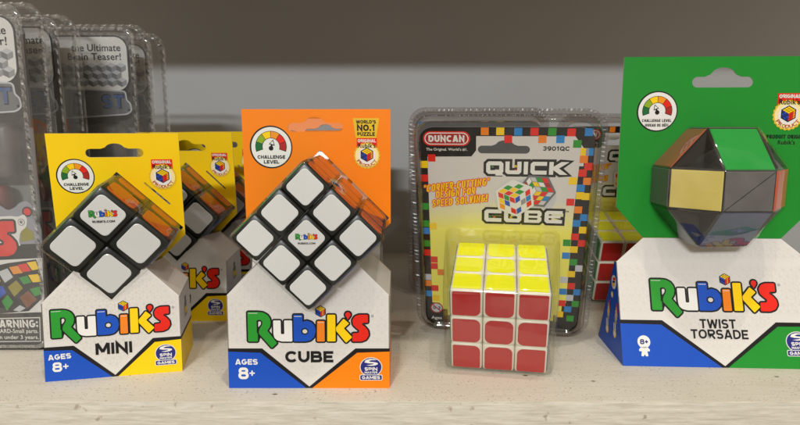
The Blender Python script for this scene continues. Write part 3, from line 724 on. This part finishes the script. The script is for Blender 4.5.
cd, gb, sb = [Sheet().plane((0, tln, 0), (1, 0, 0), (0, .0049, 1)) for _ in range(3)]
BZ, BU, BN, BA = 109.0, -3.8, 5, 29.2               # puzzle ball: height, sideways, distance before the card, edge length
cutv, sc2 = tzn, 94.4
bh = [(BU+30*math.cos(rad(22.5+45*i)), BZ+30*math.sin(rad(22.5+45*i))) for i in range(8)]
card = [(-nh, tzn+.2), (nh, tzn+.2), (hw, sc2), (hw, tH), (-hw, tH), (-hw, sc2)]
cd.slab(card, green_ink, .7, holes=[bh, hang_slot(-18.9, 17.6, 169.0, 175.4, -.4, 181)], edge=white_card, back=white_card)
gauge(gb, -39.0, 154.5, 12.5, ('CHALLENGE LEVEL', 'NIVEAU DE DÉFI'))
seal(sb, 40.3, 152.2, 9.2, 165.4, 2)
cd.text('PRODUIT ORIGINAL', 28.4, 137.7, 53.4, 140.2, black_ink, 2, bold=.035); cd.text("Rubik's", 35.6, 134.2, 46.0, 136.9, black_ink, 2, bold=.035)
hc = cd.build('hang_card', tw); gb.build('gauge_badge', hc); sb.build('seal_badge', hc)

def rhombi(a):
    k = 1+math.sqrt(2); bm = bmesh.new(); done = set()
    for base in ((1, 1, k), (1, k, 1), (k, 1, 1)):
        for sx in (1, -1):
            for sy in (1, -1):
                for sz in (1, -1): done.add((base[0]*sx, base[1]*sy, base[2]*sz))
    for p in sorted(done): bm.verts.new(Vector(p)*a/2)
    bmesh.ops.convex_hull(bm, input=bm.verts); bmesh.ops.dissolve_limit(bm, angle_limit=rad(2), verts=bm.verts, edges=bm.edges)
    bmesh.ops.recalc_face_normals(bm, faces=bm.faces)
    for v in bm.verts:                                  # the belt of faces is lower than it is wide
        if abs(v.co.z) < a*.6: v.co.z *= .80
    bm.normal_update()
    return bm
MB = T0 @ TR(BU, tln-BN, BZ, 0, 0, rad(4))          # turned so that an upright edge comes forward
ball = thing('puzzle_ball', 'many-sided puzzle ball with yellow, green and grey facets in the green pack', 'puzzle ball', MB)
bm = rhombi(BA); body = Sheet(); fac = []
for f in bm.faces:
    c = f.calc_center_median(); n = f.normal.copy(); P = [v.co.copy() for v in f.verts]
    if len(P) == 3:
        tip = c-n*7; In = [c+(p-c)*.86 for p in P]
        for i in range(3): body.face([P[i-1], P[i], In[i], In[i-1]], twist_dark); body.face([In[i-1], In[i], tip], twist_dark)
    else:
        body.face(P, twist_dark); fac.append((c, n, P))
bm.free()
body.build('body', ball)
for c, n, P in fac:
    if n.y > .4: continue
    if n.z > .9 or n.z < -.9: m = twist_grey
    elif n.z > .4: m = foil_green if abs(n.x) < .3 else foil_copper
    elif n.z < -.4: m = reflection_silver if abs(n.x) < .3 else twist_dark
    elif abs(n.x) < .3 or n.x < -.9: m = twist_grey
    else: m = foil_yellow if n.x < 0 else foil_orange
    f = Sheet(); k1, k2 = .965, .935
    A = [c+(p-c)*k1 for p in P]; B = [c+(p-c)*k2+n*.5 for p in P]
    f.face(B, m)
    for i in range(4): f.face([A[i-1], A[i], B[i], B[i-1]], m)
    if m is twist_grey and abs(n.z) < .3:               # seam where two prisms meet
        top = sorted(range(4), key=lambda i: (round(P[i].z, 3), P[i].x)); q0, q1 = B[top[0]], B[top[3]]
        d = (q1-q0).normalized(); w = d.cross(n)*.22; e = n*.06
        f.face([q0-w+e, q1-w+e, q1+w+e, q0+w+e], black_plastic)
    f.build('facet', ball)
bs = Sheet(); bm = rhombi(BA+1.0); bmesh.ops.bevel(bm, geom=list(bm.edges), offset=1.1, segments=3, profile=.5, affect='EDGES')
bmesh.ops.delete(bm, geom=[f for f in bm.faces if f.calc_center_median().y > BN+2.0], context='FACES')
bs.bm(bm, clear_ball, T0.inverted() @ MB); bs.build('blister', tw, smooth=35)

# ================================================================== CLAMSHELL CUBE PACKS
def corrugated(sh, u0, v0, u1, v1, r, wid, y, amp, m, pitch=.68):
    """Crimped flange that runs round a rounded rectangle."""
    out = rrect(u0, v0, u1, v1, r, 10); P = []; k = len(out)
    for i in range(k):
        a, b = Vector(out[i]), Vector(out[(i+1) % k]); L_ = (b-a).length; q = max(1, int(L_/pitch))
        if L_ < 1e-6: continue
        for j in range(q): P.append(a.lerp(b, j/q))
    c = Vector(((u0+u1)/2, (v0+v1)/2)); k = len(P); rows = [[], [], []]
    for i, p in enumerate(P):
        t = (P[(i+1) % k]-P[i-1]).normalized(); n = Vector((-t.y, t.x)); w = amp*random.uniform(.35, 1.0) if (i//2) % 2 else amp*random.uniform(0, .15)
        rows[0].append(Vector((p.x, y, p.y))); q = p+n*wid*.35; rows[1].append(Vector((q.x, y-w, q.y))); q = p+n*wid; rows[2].append(Vector((q.x, y-w*.6, q.y)))
    for a, b in ((0, 1), (1, 2)):
        for i in range(k): sh.face([rows[a][i-1], rows[a][i], rows[b][i], rows[b][i-1]], m)
def loft(sh, rings, m):
    """Join rounded-rectangle rings (u0,v0,u1,v1,r,y) with faces."""
    Rr = [[Vector((u, y, v)) for u, v in rrect(u0, v0, u1, v1, r, 8)] for u0, v0, u1, v1, r, y in rings]
    for a, b in zip(Rr, Rr[1:]):
        for i in range(len(a)): sh.face([a[i-1], a[i], b[i], b[i-1]], m)
    return Rr[-1]

ZO = 46.7                                            # cube centre stands this far above the foot of the card
sqc = dict(r=red_ink, y=yellow_ink, b=cyan_ink, g=logo_green, o=ltorange2 if 'ltorange2' in globals() else MATS['ltorange2'], w=ltgrey_ink)
def glyph(sh, ch, u, v, w, h, t, lay):
    """Square racing letter: white stroke with a heavy black outline."""
    R_ = lambda x0, y0, x1, y1: [(u+x0, v+y0), (u+x1, v+y0), (u+x1, v+y1), (u+x0, v+y1)]
    c = t*.55
    L = {'Q': [[(c,0),(w-c,0),(w,c),(w,h-c),(w-c,h),(c,h),(0,h-c),(0,c)]], 'U': [[(c,0),(w-c,0),(w,c),(w,h),(w-t,h),(w-t,t),(t,t),(t,h),(0,h),(0,c)]],
         'I': [[(0,0),(t,0),(t,h),(0,h)]], 'C': [[(c,0),(w,0),(w,t),(t,t),(t,h-t),(w,h-t),(w,h),(c,h),(0,h-c),(0,c)]],
         'K': [[(0,0),(t,0),(t,h*.36),(w*.62,0),(w*1.06,0),(w*.55,h*.5),(w*1.12,h),(w*.66,h),(t,h*.62),(t,h),(0,h)]],
         'B': [[(0,0),(w-c,0),(w,c),(w,h*.42),(w-c*.7,h*.5),(w,h*.6),(w,h-c),(w-c,h),(0,h)]], 'E': [[(c,0),(w,0),(w,t*.9),(t,t*.9),(t,h*.42),(w*.9,h*.42),(w*.9,h*.62),(t,h*.62),(t,h-t*.9),(w,h-t*.9),(w,h),(c,h),(0,h-c),(0,c)]]}[ch]
    for l in L:
        l = [(u+x, v+y) for x, y in l]; sh.poly(offset(l, 1.6), black_ink, lay); sh.poly(l, white_ink, lay+1)
    if ch == 'Q':
        sh.poly(R_(t, t, w-t, h-t), black_ink, lay+2); sh.poly([(u+w*.55, v-1.0), (u+w*1.05, v-1.0), (u+w*.8, v+t*1.2), (u+w*.5, v+t*1.2)], white_ink, lay+2); sh.poly(R_(t*1.3, h*.5, t*1.3+1.2, h*.5+1.2), logo_green, lay+3)
    if ch == 'B':
        sh.poly(R_(t, t*.8, w-t, h*.40), black_ink, lay+2); sh.poly(R_(t, h*.58, w-t, h-t*.8), black_ink, lay+2)

def make_clamshell(label, M, group):
    root = thing('clamshell_pack', label, 'clamshell pack', M, group)
    z = ZO; cu0, cu1, cv0, cv1 = -51.6, 52.4, -43.0+z, 103.2+z
    cd = Sheet(); cd.plane((0, 0, 0), (1, 0, 0), (0, 0, 1))
    Lp = lambda pts: [(a, b+z) for a, b in pts]
    slot = hang_slot(-15.6, 15.4, 86.6+z, 91.6+z, .5, 95+z)
    cd.slab(rrect(cu0, cv0, cu1, cv1, 9, 6), black_ink, .6, holes=[slot], edge=grey_ink, back=ink('back_print_grey', (84, 82, 80)))
    inner = Lp([(-46.6, -24), (-41.5, -24), (-41.5, -29), (-36, -29), (-36, -34), (36, -34), (36, -29), (41, -29), (41, -19), (43.5, -19), (43.5, 44), (44.5, 79), (47, 79), (46.6, 90), (41, 97.6), (-16.6, 97.6), (-16.6, 88.5), (-19.5, 84.6), (-46.6, 84.2)])
    cd.tess([inner, slot], fade_print, .06)
    q = lambda u, v, c, k=2.35: cd.poly([(u-k, v-k+z), (u+k, v-k+z), (u+k, v+k+z), (u-k, v+k+z)], sqc[c], 3)
    for u, v, c in ((-11.5,100.6,'o'),(-2.4,100.6,'y'),(2.4,95.8,'r'),(8.1,100.4,'b'),(17.5,100.4,'r'),(22.3,95.8,'o'),(27.7,100.4,'g'),(32.6,95.8,'b'),(38.6,100.0,'r'),(48.4,100.2,'b'),
                    (42.4,93,'g'),(47,88.1,'y'),(51.7-1.8,88.1,'b'),(46.8,83.4,'o'),(49.9,78.9,'r'),(46.8,74.7,'r'),(49.9,69.4,'o'),(41.6,69.5,'y'),(46.5,64.9,'b'),(46.4,59.9,'y'),(50,59.4,'y'),(41.1,55.4,'r'),(46.1,50.3,'o'),(50,45.1,'b'),(45.9,41,'b'),(50,36.4,'y'),
                    (45.6,31.5,'r'),(41,27,'g'),(50,27,'r'),(45.6,22.3,'y'),(41,17.6,'b'),(46,13,'g'),(49.8,8.5,'w'),(45.4,4,'y'),(41,-.6,'w'),(46,-5.2,'r'),(41,-9.8,'b'),(50,-9.8,'b'),(45.6,-14.4,'w'),(41,-19,'r'),(49.6,-19,'g'),(45,-23.6,'b'),(40,-28,'y'),(47,-31,'g'),
                    (-44,83.4,'r'),(-49,79.1,'y'),(-49.1,69.9,'r'),(-49.2,50.2,'g'),(-49.2,37.7,'g'),(-49.2,32.4,'b'),(-44.4,36,'y'),(-49,16,'r'),(-44.4,10.8,'r'),(-44.4,5.6,'r'),(-49,-3.2,'w'),(-49,-8.2,'o'),(-44.4,-12,'r'),(-49,-16.6,'b'),(-49,23,'g'),(-40,1,'o'),(-44,-20,'y')):
        q(u, v, c)
    # maker's pill
    cd.poly(rrect(-48.9, 91.4+z, -20.3, 100.6+z, 4.4, 8), red_ink, 2); cd.poly(rrect(-48.0, 92.2+z, -21.2, 99.8+z, 3.8, 8), white_ink, 3); cd.poly(rrect(-47.4, 92.8+z, -21.8, 99.2+z, 3.2, 8), dkred_ink, 4)
    cd.text('DUNCAN', -45.6, 93.9+z, -23.6, 98.1+z, white_ink, 5, bold=.05)
    cd.text('The Original. World’s #1.', -47.2, 87.7+z, -21.8, 90.0+z, white_ink, 3, bold=.02)
    cd.text('3901QC', 22.8, 88.7+z, 38.3, 91.4+z, black_ink, 3, bold=.03)
    for ch, u, w in (('Q', -10.4, 10.4), ('U', 1.2, 9.6), ('I', 12.2, 2.6), ('C', 16.2, 9.6), ('K', 27.2, 10.4)): glyph(cd, ch, u, 73.4+z, w, 8.2, 2.5, 3)
    for ch, u, w in (('C', -11.2, 10.8), ('U', 1.2, 10.8), ('B', 13.8, 10.6), ('E', 26.2, 10.8)): glyph(cd, ch, u, 40.6+z, w, 8.6, 2.6, 3)
    cd.text('TM', 38.4, 48.4+z, 40.6, 49.5+z, black_ink, 3, bold=.02)
    for u, v, c in ((7.3, 75.8, 'r'), (7.3, 78.6, 'y'), (-5, 43.6, 'o'), (-7.6, 44.4, 'g'), (5.6, 44, 'y'), (17.6, 42.4, 'g'), (22, 44.8, 'w')): q(u, v, c, .75)
    for i, (t, u0, v0, u1, v1) in enumerate((('“CORNER-CUTTING”', -49.6, 63.0, -8.6, 67.9), ('DESIGN FOR', -42.0, 57.9, -17.2, 62.7), ('SPEED SOLVING!', -44.6, 52.2, -9.8, 57.2))):
        for du, dv in ((-.45, 0), (.45, 0), (0, .45), (0, -.45), (.3, -.3)):
            cd.text(t, u0+du, v0+dv+z, u1+du, v1+dv+z, red_ink, 3+du*.1+dv*.07, bold=.035, shear=.22, rot=rad(8))
        cd.text(t, u0, v0+z, u1, v1+z, yellow_ink, 5, bold=.03, shear=.22, rot=rad(8))
    mix = [red_ink, white_ink, blue_ink, ltgrey_ink, logo_green, red_ink, yellow_ink, white_ink, dkred_ink]
    cd.poly([(a, b+z) for a, b in circle(17, 58, 15.5, 30, 13)], ltgrey_ink, 2)
    cd.poly([(a, b+z) for a, b in soften([(-4, 46), (20, 44), (32, 58), (26, 72), (4, 74), (-6, 60)], 4)], midgrey, 4) if False else None
    iso_cube(cd, 20.5, 62.5+z, 10.5, (mix[3:], mix[1:]+[yellow_ink], [yellow_ink, red_ink, ltgrey_ink, red_ink, yellow_ink, cyan_ink]), 8, gap=.1, dark=midgrey, rot=rad(-34))
    iso_cube(cd, 7.5, 57.5+z, 11.4, ([yellow_ink, logo_green, white_ink, red_ink, yellow_ink, logo_green], [red_ink, white_ink, red_ink, logo_green, blue_ink, white_ink, red_ink, yellow_ink, ltorange], [blue_ink, white_ink, red_ink, white_ink, grey_ink, cyan_ink]), 11, gap=.1, dark=white_ink, rot=rad(8))
    cc = (-43.6, -28.2+z); cd.poly(circle(*cc, 4.4, 24), dkred_ink, 3); cd.poly(circle(*cc, 3.6, 24), ltgrey_ink, 4); cd.text('0-3', cc[0]-2.6, cc[1]-1.2, cc[0]+2.6, cc[1]+1.3, black_ink, 5, bold=.03)
    d = Vector((.7, -.7))*3.8; n = Vector((.7, .7))*.4; c_ = Vector(cc); cd.poly([tuple(c_-d-n), tuple(c_+d-n), tuple(c_+d+n), tuple(c_-d+n)], dkred_ink, 6)
    cd.text('Ages', -47.6, -38.6+z, -40.2, -35.4+z, white_ink, 3, bold=.02)
    cd.build('card', root)
    # shell: crimped flange, raised rim, flat window and the bubble for the cube
    o = (-57.9, .4, 59.3, 114.2+z)
    r = 14; I = lambda d, rr, y: (o[0]+d, o[1]+d, o[2]-d, o[3]-d, rr, y)
    s1 = Sheet(); corrugated(s1, *o, r, 3.4, 0, .55, clear_rib); s1.build('crimped_flange', root)
    s2 = Sheet()
    last = loft(s2, [I(3.2, r-3, -.5), I(3.8, r-3.4, -4.2), I(4.6, r-4, -5.4), I(5.6, r-5, -5.6), I(6.4, r-5.5, -4.8), I(6.9, r-6, -2.6), I(7.6, r-6.4, -1.8)], clear_rim)
    s2.face(last, clear_thick)
    loft(s2, [I(3.2, r-3, .6), I(4.2, r-4, 5.0), I(6, r-5, 7.5)], clear_thick)
    s2.build('shell', root, smooth=40)
    s3 = Sheet(); b = 28+3.4
    s3.bm(rbox(-b-4, -28-34.6, ZO-29.6, b+4, -1.9, ZO+b+5, 4.5, 4, True), clear_bubble)
    for v in s3.v:                                      # the bubble flares towards the card
        k = (v.y+62.6)/60; v.x *= .90+.13*max(0, k); v.z = ZO-29.6+(v.z-(ZO-29.6))*(.885+.11*max(0, k))
    s3.build('blister', root, smooth=40)
    return root

def make_speed_cube(label, M, group):
    root = thing('speed_cube', label, 'puzzle cube', M, group); h, p = 28, 56/3
    b = Sheet()
    for i in range(3):
        for j in range(3):
            for k in range(3):
                if i == j == k == 1: continue
                x, y, z_ = -h+i*p, -h+j*p, -h+k*p
                b.bm(rbox(x+.1, y+.1, z_+.1, x+p-.1, y+p-.1, z_+p-.1, 1.7, 3), white_plastic)
    b.build('body', root, smooth=35)
    t = 8.0
    for side, m in (('front', sticker_red), ('top', sticker_yellow), ('right', tile_blue), ('left', tile_green)):
        for i in range(3):
            for k in range(3):
                a, c = -h+(i+.5)*p, -h+(k+.5)*p
                cr = [3.7 if ok else 1.0 for ok in ((i > 0 and k > 0), (i < 2 and k > 0), (i < 2 and k < 2), (i > 0 and k < 2))]
                if i == k == 1: cr = [4.0]*4
                lp = rrect(-t, -t, t, t, 1, 5, cr); s = Sheet()
                if side == 'front': s.plane((a, -h, c), (1, 0, 0), (0, 0, 1))
                elif side == 'top': s.plane((a, c, h), (1, 0, 0), (0, 1, 0))
                elif side == 'right': s.plane((h, a, c), (0, 1, 0), (0, 0, 1))
                else: s.plane((-h, -a, c), (0, -1, 0), (0, 0, 1))
                s.tess([lp], m, .14)
                for q in range(len(lp)): s.face([s.pt(*lp[q-1], -.05), s.pt(*lp[q], -.05), s.pt(*lp[q], .14), s.pt(*lp[q-1], .14)], m)
                s.build('sticker', root)
    return root
DG = 'clamshell packs with a white-bodied cube'
Mc = TR(61.57, 47.07, 36.3, .2986, 0, -.18)
Off = Matrix.Translation((0, 33.7, -ZO))
dk = make_clamshell('confetti-bordered clamshell pack leaning forward beside the orange pack, nothing in front of it', Mc @ Off, DG)
dcube = make_speed_cube('white-bodied cube with yellow top and red front stickers in the leaning clamshell', Mc, 'white-bodied cubes in clamshells')
for M, lp, lc in ((TR(188, 184, 37.0, .2986, 0, -.02), 'clear clamshell pack standing behind the leaning one, beside the green card', 'white-bodied cube with yellow and red stickers peeping out between clamshell and green pack'),
                  (TR(66.5, 222, 47.0, 0, 0, PI), 'clamshell turned back to front behind the leaning one, its dark edge beside the orange pack', 'white-bodied cube in the hidden clamshell at the back')):
    o = copy_tree(dk); place(o, M @ Off); relabel(o, lp)
    c = copy_tree(dcube); place(c, M); relabel(c, lc)

# ================================================================== TALL CLAMSHELLS AT THE LEFT
def make_tall(label, M, group):
    root = thing('tall_clamshell', label, 'clamshell pack', M, group)
    W, H = 150, 222; R0 = -11.0                         # local x = 0 is the outer right edge
    cd = Sheet(); cd.plane((0, 0, 0), (1, 0, 0), (0, 0, 1))
    # upper card: pale label with grey rhombs
    lab = rrect(-92, 172, R0, 211, 6, 6, (6, 9, 9, 6)); cd.slab(offset(lab, 1.0), black_ink, .5); cd.poly(lab, white_ink, 1)
    hh = 6.2; ww = 7.2
    for row in range(3):
        for i in range(12):
            x = -88+i*ww+(ww/2 if row % 2 else 0); y = 176.4+row*hh*.86
            if x > R0-4.6: continue
            cd.poly([(x-ww/2, y), (x, y-hh*.29), (x, y+hh*.29), (x-ww/2, y+hh*.58)], midgrey, 2); cd.poly([(x, y-hh*.29), (x+ww/2, y), (x+ww/2, y+hh*.58), (x, y+hh*.29)], grey_ink, 2)
            cd.poly([(x-ww/2, y+hh*.58), (x, y+hh*.29), (x+ww/2, y+hh*.58), (x, y+hh*.87)], ltgrey_ink, 2)
    cd.text('the Ultimate', -52, 200.6, -15.5, 205.8, black_ink, 3, bold=.02); cd.text('Brain Teaser!', -55, 194.2, -15.5, 199.4, black_ink, 3, bold=.02)
    cd.build('label_card', root)
    st = Sheet(); st.plane((0, -1.2, 0), (1, 0, 0), (0, 0, 1))
    pl_ = soften([(-60, 151), (R0-2, 154), (R0+2, 157), (R0+1, 163), (R0-1.5, 165), (R0-2, 172), (-60, 174)], 3); st.slab(pl_, ltgrey_ink, .5); st.poly(offset(pl_, -1.0), midgrey, .3); st.poly(circle(R0-.6, 157.6, .9, 12), black_ink, .7); st.text('ST', -32, 158.5, R0-3.5, 169.5, black_ink, 1, bold=.06); st.text('ST', -31.2, 159.2, R0-4.2, 168.8, ink('slate_blue_ink', (64, 92, 140)), 2, bold=.03)
    st.build('word_plate', root)
    lw = Sheet(); lw.plane((0, -.6, 0), (1, 0, 0), (0, 0, 1))
    P = lambda x, y: ((x-40+max(0, 350-y)*.062)/1.53+R0, (350.5-y)*.667)
    # wavy-topped lower card
    top = [(-40, 196), (-8, 194), (-2, 204), (4, 208), (10, 212), (17, 209), (22, 204), (28, 202.5), (34, 206), (34, 218), (36, 222), (40, 224), (42.5, 230), (42.5, 351), (-40, 351)]
    lw.slab(soften([P(*p) for p in top], 2)[::-1], plate_grey, .5)
    lw.poly([P(*p) for p in [(-40, 262), (42.3, 258), (42.3, 244), (-40, 246)]], black_ink, 1)
    lw.poly([P(*p) for p in [(-40, 350.5), (42.3, 350.5), (42.3, 258), (-40, 262)]], white_ink, 2)
    lw.poly(circle(*P(29, 213), 3.3, 20), black_ink, 1); lw.poly(circle(*P(29, 213), 2.3, 18), red_ink, 2)
    lw.poly([P(*p) for p in soften([(-40, 220), (14, 217), (20, 218), (26, 215), (29, 220), (28, 228), (22, 232), (20, 242), (22, 246), (-40, 250)], 3)][::-1], white_ink, 3)
    kx = .118; c0 = P(15.5, 222); f = [(c0[0]+(x-944)*kx, c0[1]-(y-172)*kx) for x, y in soften(G['S'], 8)]
    lw.poly(offset(f, 1.4), black_ink, 4); lw.poly(f, red_ink, 5)
    lw.poly(circle(*P(23, 223), 2.2, 18), black_ink, 4); lw.poly(circle(*P(23, 223), 1.9, 18), white_ink, 5); lw.text('R', P(23, 223)[0]-.8, P(23, 223)[1]-1, P(23, 223)[0]+.9, P(23, 223)[1]+1, black_ink, 6, bold=.02)
    lw.poly([P(*p) for p in [(22, 242), (35, 240), (34, 232), (27, 228), (22, 233)]], olive_ink, 3)
    z2 = lambda x, y: P(x/3.86, 250+y/3.86)
    def pg(l, m, lay): l = [z2(*p) for p in l]; lw.poly(l if area2(l) > 0 else l[::-1], m, lay)
    pg([(-60, 70), (35, 50), (140, 36), (163, 120), (160, 185), (105, 236), (-60, 250)], black_ink, 3)
    for l, m in (([(36,66),(70,60),(88,88),(52,93)], ltorange), ([(70,57),(102,51),(120,80),(88,85)], red_ink), ([(104,48),(138,43),(150,73),(124,78)], yellow_ink), ([(-6,84),(30,70),(50,104),(18,126)], ltgrey_ink), ([(72,106),(104,98),(120,124),(90,132)], logo_green), ([(108,96),(145,92),(157,122),(124,124)], yellow_ink),
                 ([(28,142),(62,116),(86,146),(52,180)], olive_ink), ([(112,150),(148,140),(158,168),(130,178)], logo_green), ([(72,182),(106,156),(138,190),(100,225)], brown_ink), ([(3,198),(26,172),(48,200),(22,234)], logo_green), ([(-20,150),(8,136),(22,164),(-10,190)], blue_ink), ([(46,232),(72,212),(94,224),(70,238)], ltgrey_ink), ([(-30,110),(-10,95),(2,120),(-22,134)], yellow_ink)): pg(l, m, 4)
    lw.poly([P(*p) for p in [(-40, 350.4), (42.2, 350.4), (42.2, 312), (-40, 315)]], black_ink, 5)
    bx = [P(*p) for p in [(-40, 343), (38.5, 342), (38.5, 317), (-40, 319)]]; lw.poly(bx, white_ink, 6); lw.poly([P(*p) for p in [(-40, 342), (37.7, 341.2), (37.7, 318), (-40, 320)]], black_ink, 7)
    x1, _ = P(36, 324); lw.text('WARNING:', x1-31, P(0, 327.5)[1], x1, P(0, 319.8)[1], white_ink, 8, bold=.03)
    x1, _ = P(36.6, 335); lw.text('CHOKING HAZARD-Small parts.', x1-50, P(0, 334.5)[1], x1, P(0, 329)[1], white_ink, 8, bold=.015); lw.text('Not for children under 3 years.', x1-50, P(0, 340.6)[1], x1, P(0, 335.4)[1], white_ink, 8, bold=.015)
    lw.text('saving for future reference.', x1-32, P(0, 348.4)[1], x1+.6, P(0, 345.4)[1], ltgrey_ink, 8, bold=.01)
    lw.build('printed_card', root)
    bk = Sheet(); bk.slab(rrect(-W+8, 2, -9, H-9, 6), midgrey, .6, edge=midgrey) if False else None
    bk.plane((0, 20, 0), (1, 0, 0), (0, 0, 1)); bk.slab(rrect(-W+8, 2, -17, H-12, 6), mat('back_card_dark', lin((132, 130, 126)), rough=.5, var=.35, scale=22), .6); bk.build('back_card', root)
    pr = Sheet(); pr.bm(rbox(-95, 3, 112, -22, 17, 148, 5, 3), mat('dark_toy_plastic', lin((96, 90, 86)), rough=.4, var=.2, scale=30)); pr.bm(rbox(-80, 4, 84, -30, 17, 108, 5, 3), mat('toy_red', lin((120, 44, 40)), rough=.4)); pr.build('toy', root, smooth=35)
    o = (-W, 0, 0, H); I = lambda d, rr, y: (o[0]+d, o[1]+d*.4, o[2]-d, o[3]-d, rr, y)
    s2 = Sheet(); last = loft(s2, [I(2.6, 10, 12), I(3.2, 10, 0), I(3.8, 9.5, -2.6), I(5.4, 8.5, -3.6), I(7, 8, -3.4), I(7.8, 7.5, -2.4)], clear_old); s2.face(last, clear_old)
    loft(s2, [I(2.6, 10, 12.6), I(3.6, 9, 24), I(6, 8, 26)], clear_old); s2.build('shell', root, smooth=40)
    s1 = Sheet(); corrugated(s1, -W, 0, 0, H, 11, 3.0, 12.3, 1.6, clear_crimp, 1.6); corrugated(s1, -W+4.5, 2, -4.5, H-4.5, 9, 2.6, -3.6, 1.1, clear_crimp, 1.6); s1.build('crimped_flange', root)
    return root
TG = 'tall clamshells in a row at the left'
tl = make_tall('foremost tall clear clamshell, cut off by the picture edge, warning box at its foot', TR(-224, 66, 0), TG)
for (x, y, rx, l) in ((-225.5, 108, .01, 'tall clear clamshell second in the row, right behind the foremost one'), (-192, 144, .0, 'third tall clamshell from the front, its rhomb-patterned label showing clearly above the yellow pack'), (-197, 190, .02, 'rearmost tall clear clamshell of the row, close to the wall')):
    o = copy_tree(tl); place(o, TR(x, y, 0, rx, 0, 0)); relabel(o, l)

# ================================================================== LIGHT, CAMERA
w = bpy.data.worlds.new('World'); scene.world = w; w.use_nodes = True
wn, wl = w.node_tree.nodes, w.node_tree.links
bg = wn['Background']; wt = wn.new('ShaderNodeTexCoord'); wz = wn.new('ShaderNodeTexNoise'); wz.inputs['Scale'].default_value = 2.2; wz.inputs['Detail'].default_value = 3
wl.new(wt.outputs['Generated'], wz.inputs['Vector'])
wr = wn.new('ShaderNodeValToRGB'); wl.new(wz.outputs['Fac'], wr.inputs['Fac'])     # a dim shop interior, lighter and darker patches
wr.color_ramp.elements[0].position = .38; wr.color_ramp.elements[0].color = (.30, .23, .16, 1)
wr.color_ramp.elements[1].position = .66; wr.color_ramp.elements[1].color = (1.75, 1.58, 1.34, 1)
wl.new(wr.outputs['Color'], bg.inputs['Color']); hot = wr.color_ramp.elements.new(.80); hot.color = (7, 6.4, 5.6, 1)                       # bright noise patches added to put glints on the plastics
bg.inputs['Strength'].default_value = .46
def lamp(name, loc, target, power, sx, sy, col):
    d = bpy.data.lights.new(name, 'AREA'); d.shape = 'RECTANGLE'; d.size = sx; d.size_y = sy; d.energy = power; d.color = col
    o = bpy.data.objects.new(name, d); C.objects.link(o); o.location = loc
    o.rotation_euler = (Vector(target)-Vector(loc)).to_track_quat('-Z', 'Y').to_euler()
    return o
lamp('ceiling_tube_lamp', (-1.0, -4.5, 2.08), (0, .1, .1), 130, 1.0, .13, (.93, .97, 1.0))
lamp('ceiling_spot_lamp', (.30, -.50, 2.35), (0, .06, 0), 11, .05, .05, (1, .94, .85))
lamp('ceiling_spot_lamp', (-.25, -.86, 2.35), (0, .12, 0), 7, .05, .05, (1, .95, .86))
lamp('ceiling_spot_lamp', (.9, -1.35, 2.30), (0, .12, 0), 6, .06, .06, (1, .95, .88))

cam = bpy.data.cameras.new('camera'); co = bpy.data.objects.new('camera', cam); C.objects.link(co)
cam.sensor_width = 36; cam.lens = 36*572.74/800; cam.clip_start = .01; cam.clip_end = 50
co.location = (0, -.29436, .1444); co.rotation_euler = (rad(90)-.1468, 0, 0)
cam.dof.use_dof = True; cam.dof.focus_distance = .33; cam.dof.aperture_fstop = 18
scene.camera = co
vs = scene.view_settings; vs.view_transform = 'Standard'; vs.look = 'None'; vs.gamma = 1; vs.exposure = .12
scene.render.engine = 'CYCLES'; cy = scene.cycles
cy.use_denoising = True; cy.transparent_max_bounces = 48; cy.max_bounces = 10; cy.caustics_reflective = False; cy.caustics_refractive = False; cy.sample_clamp_indirect = 6
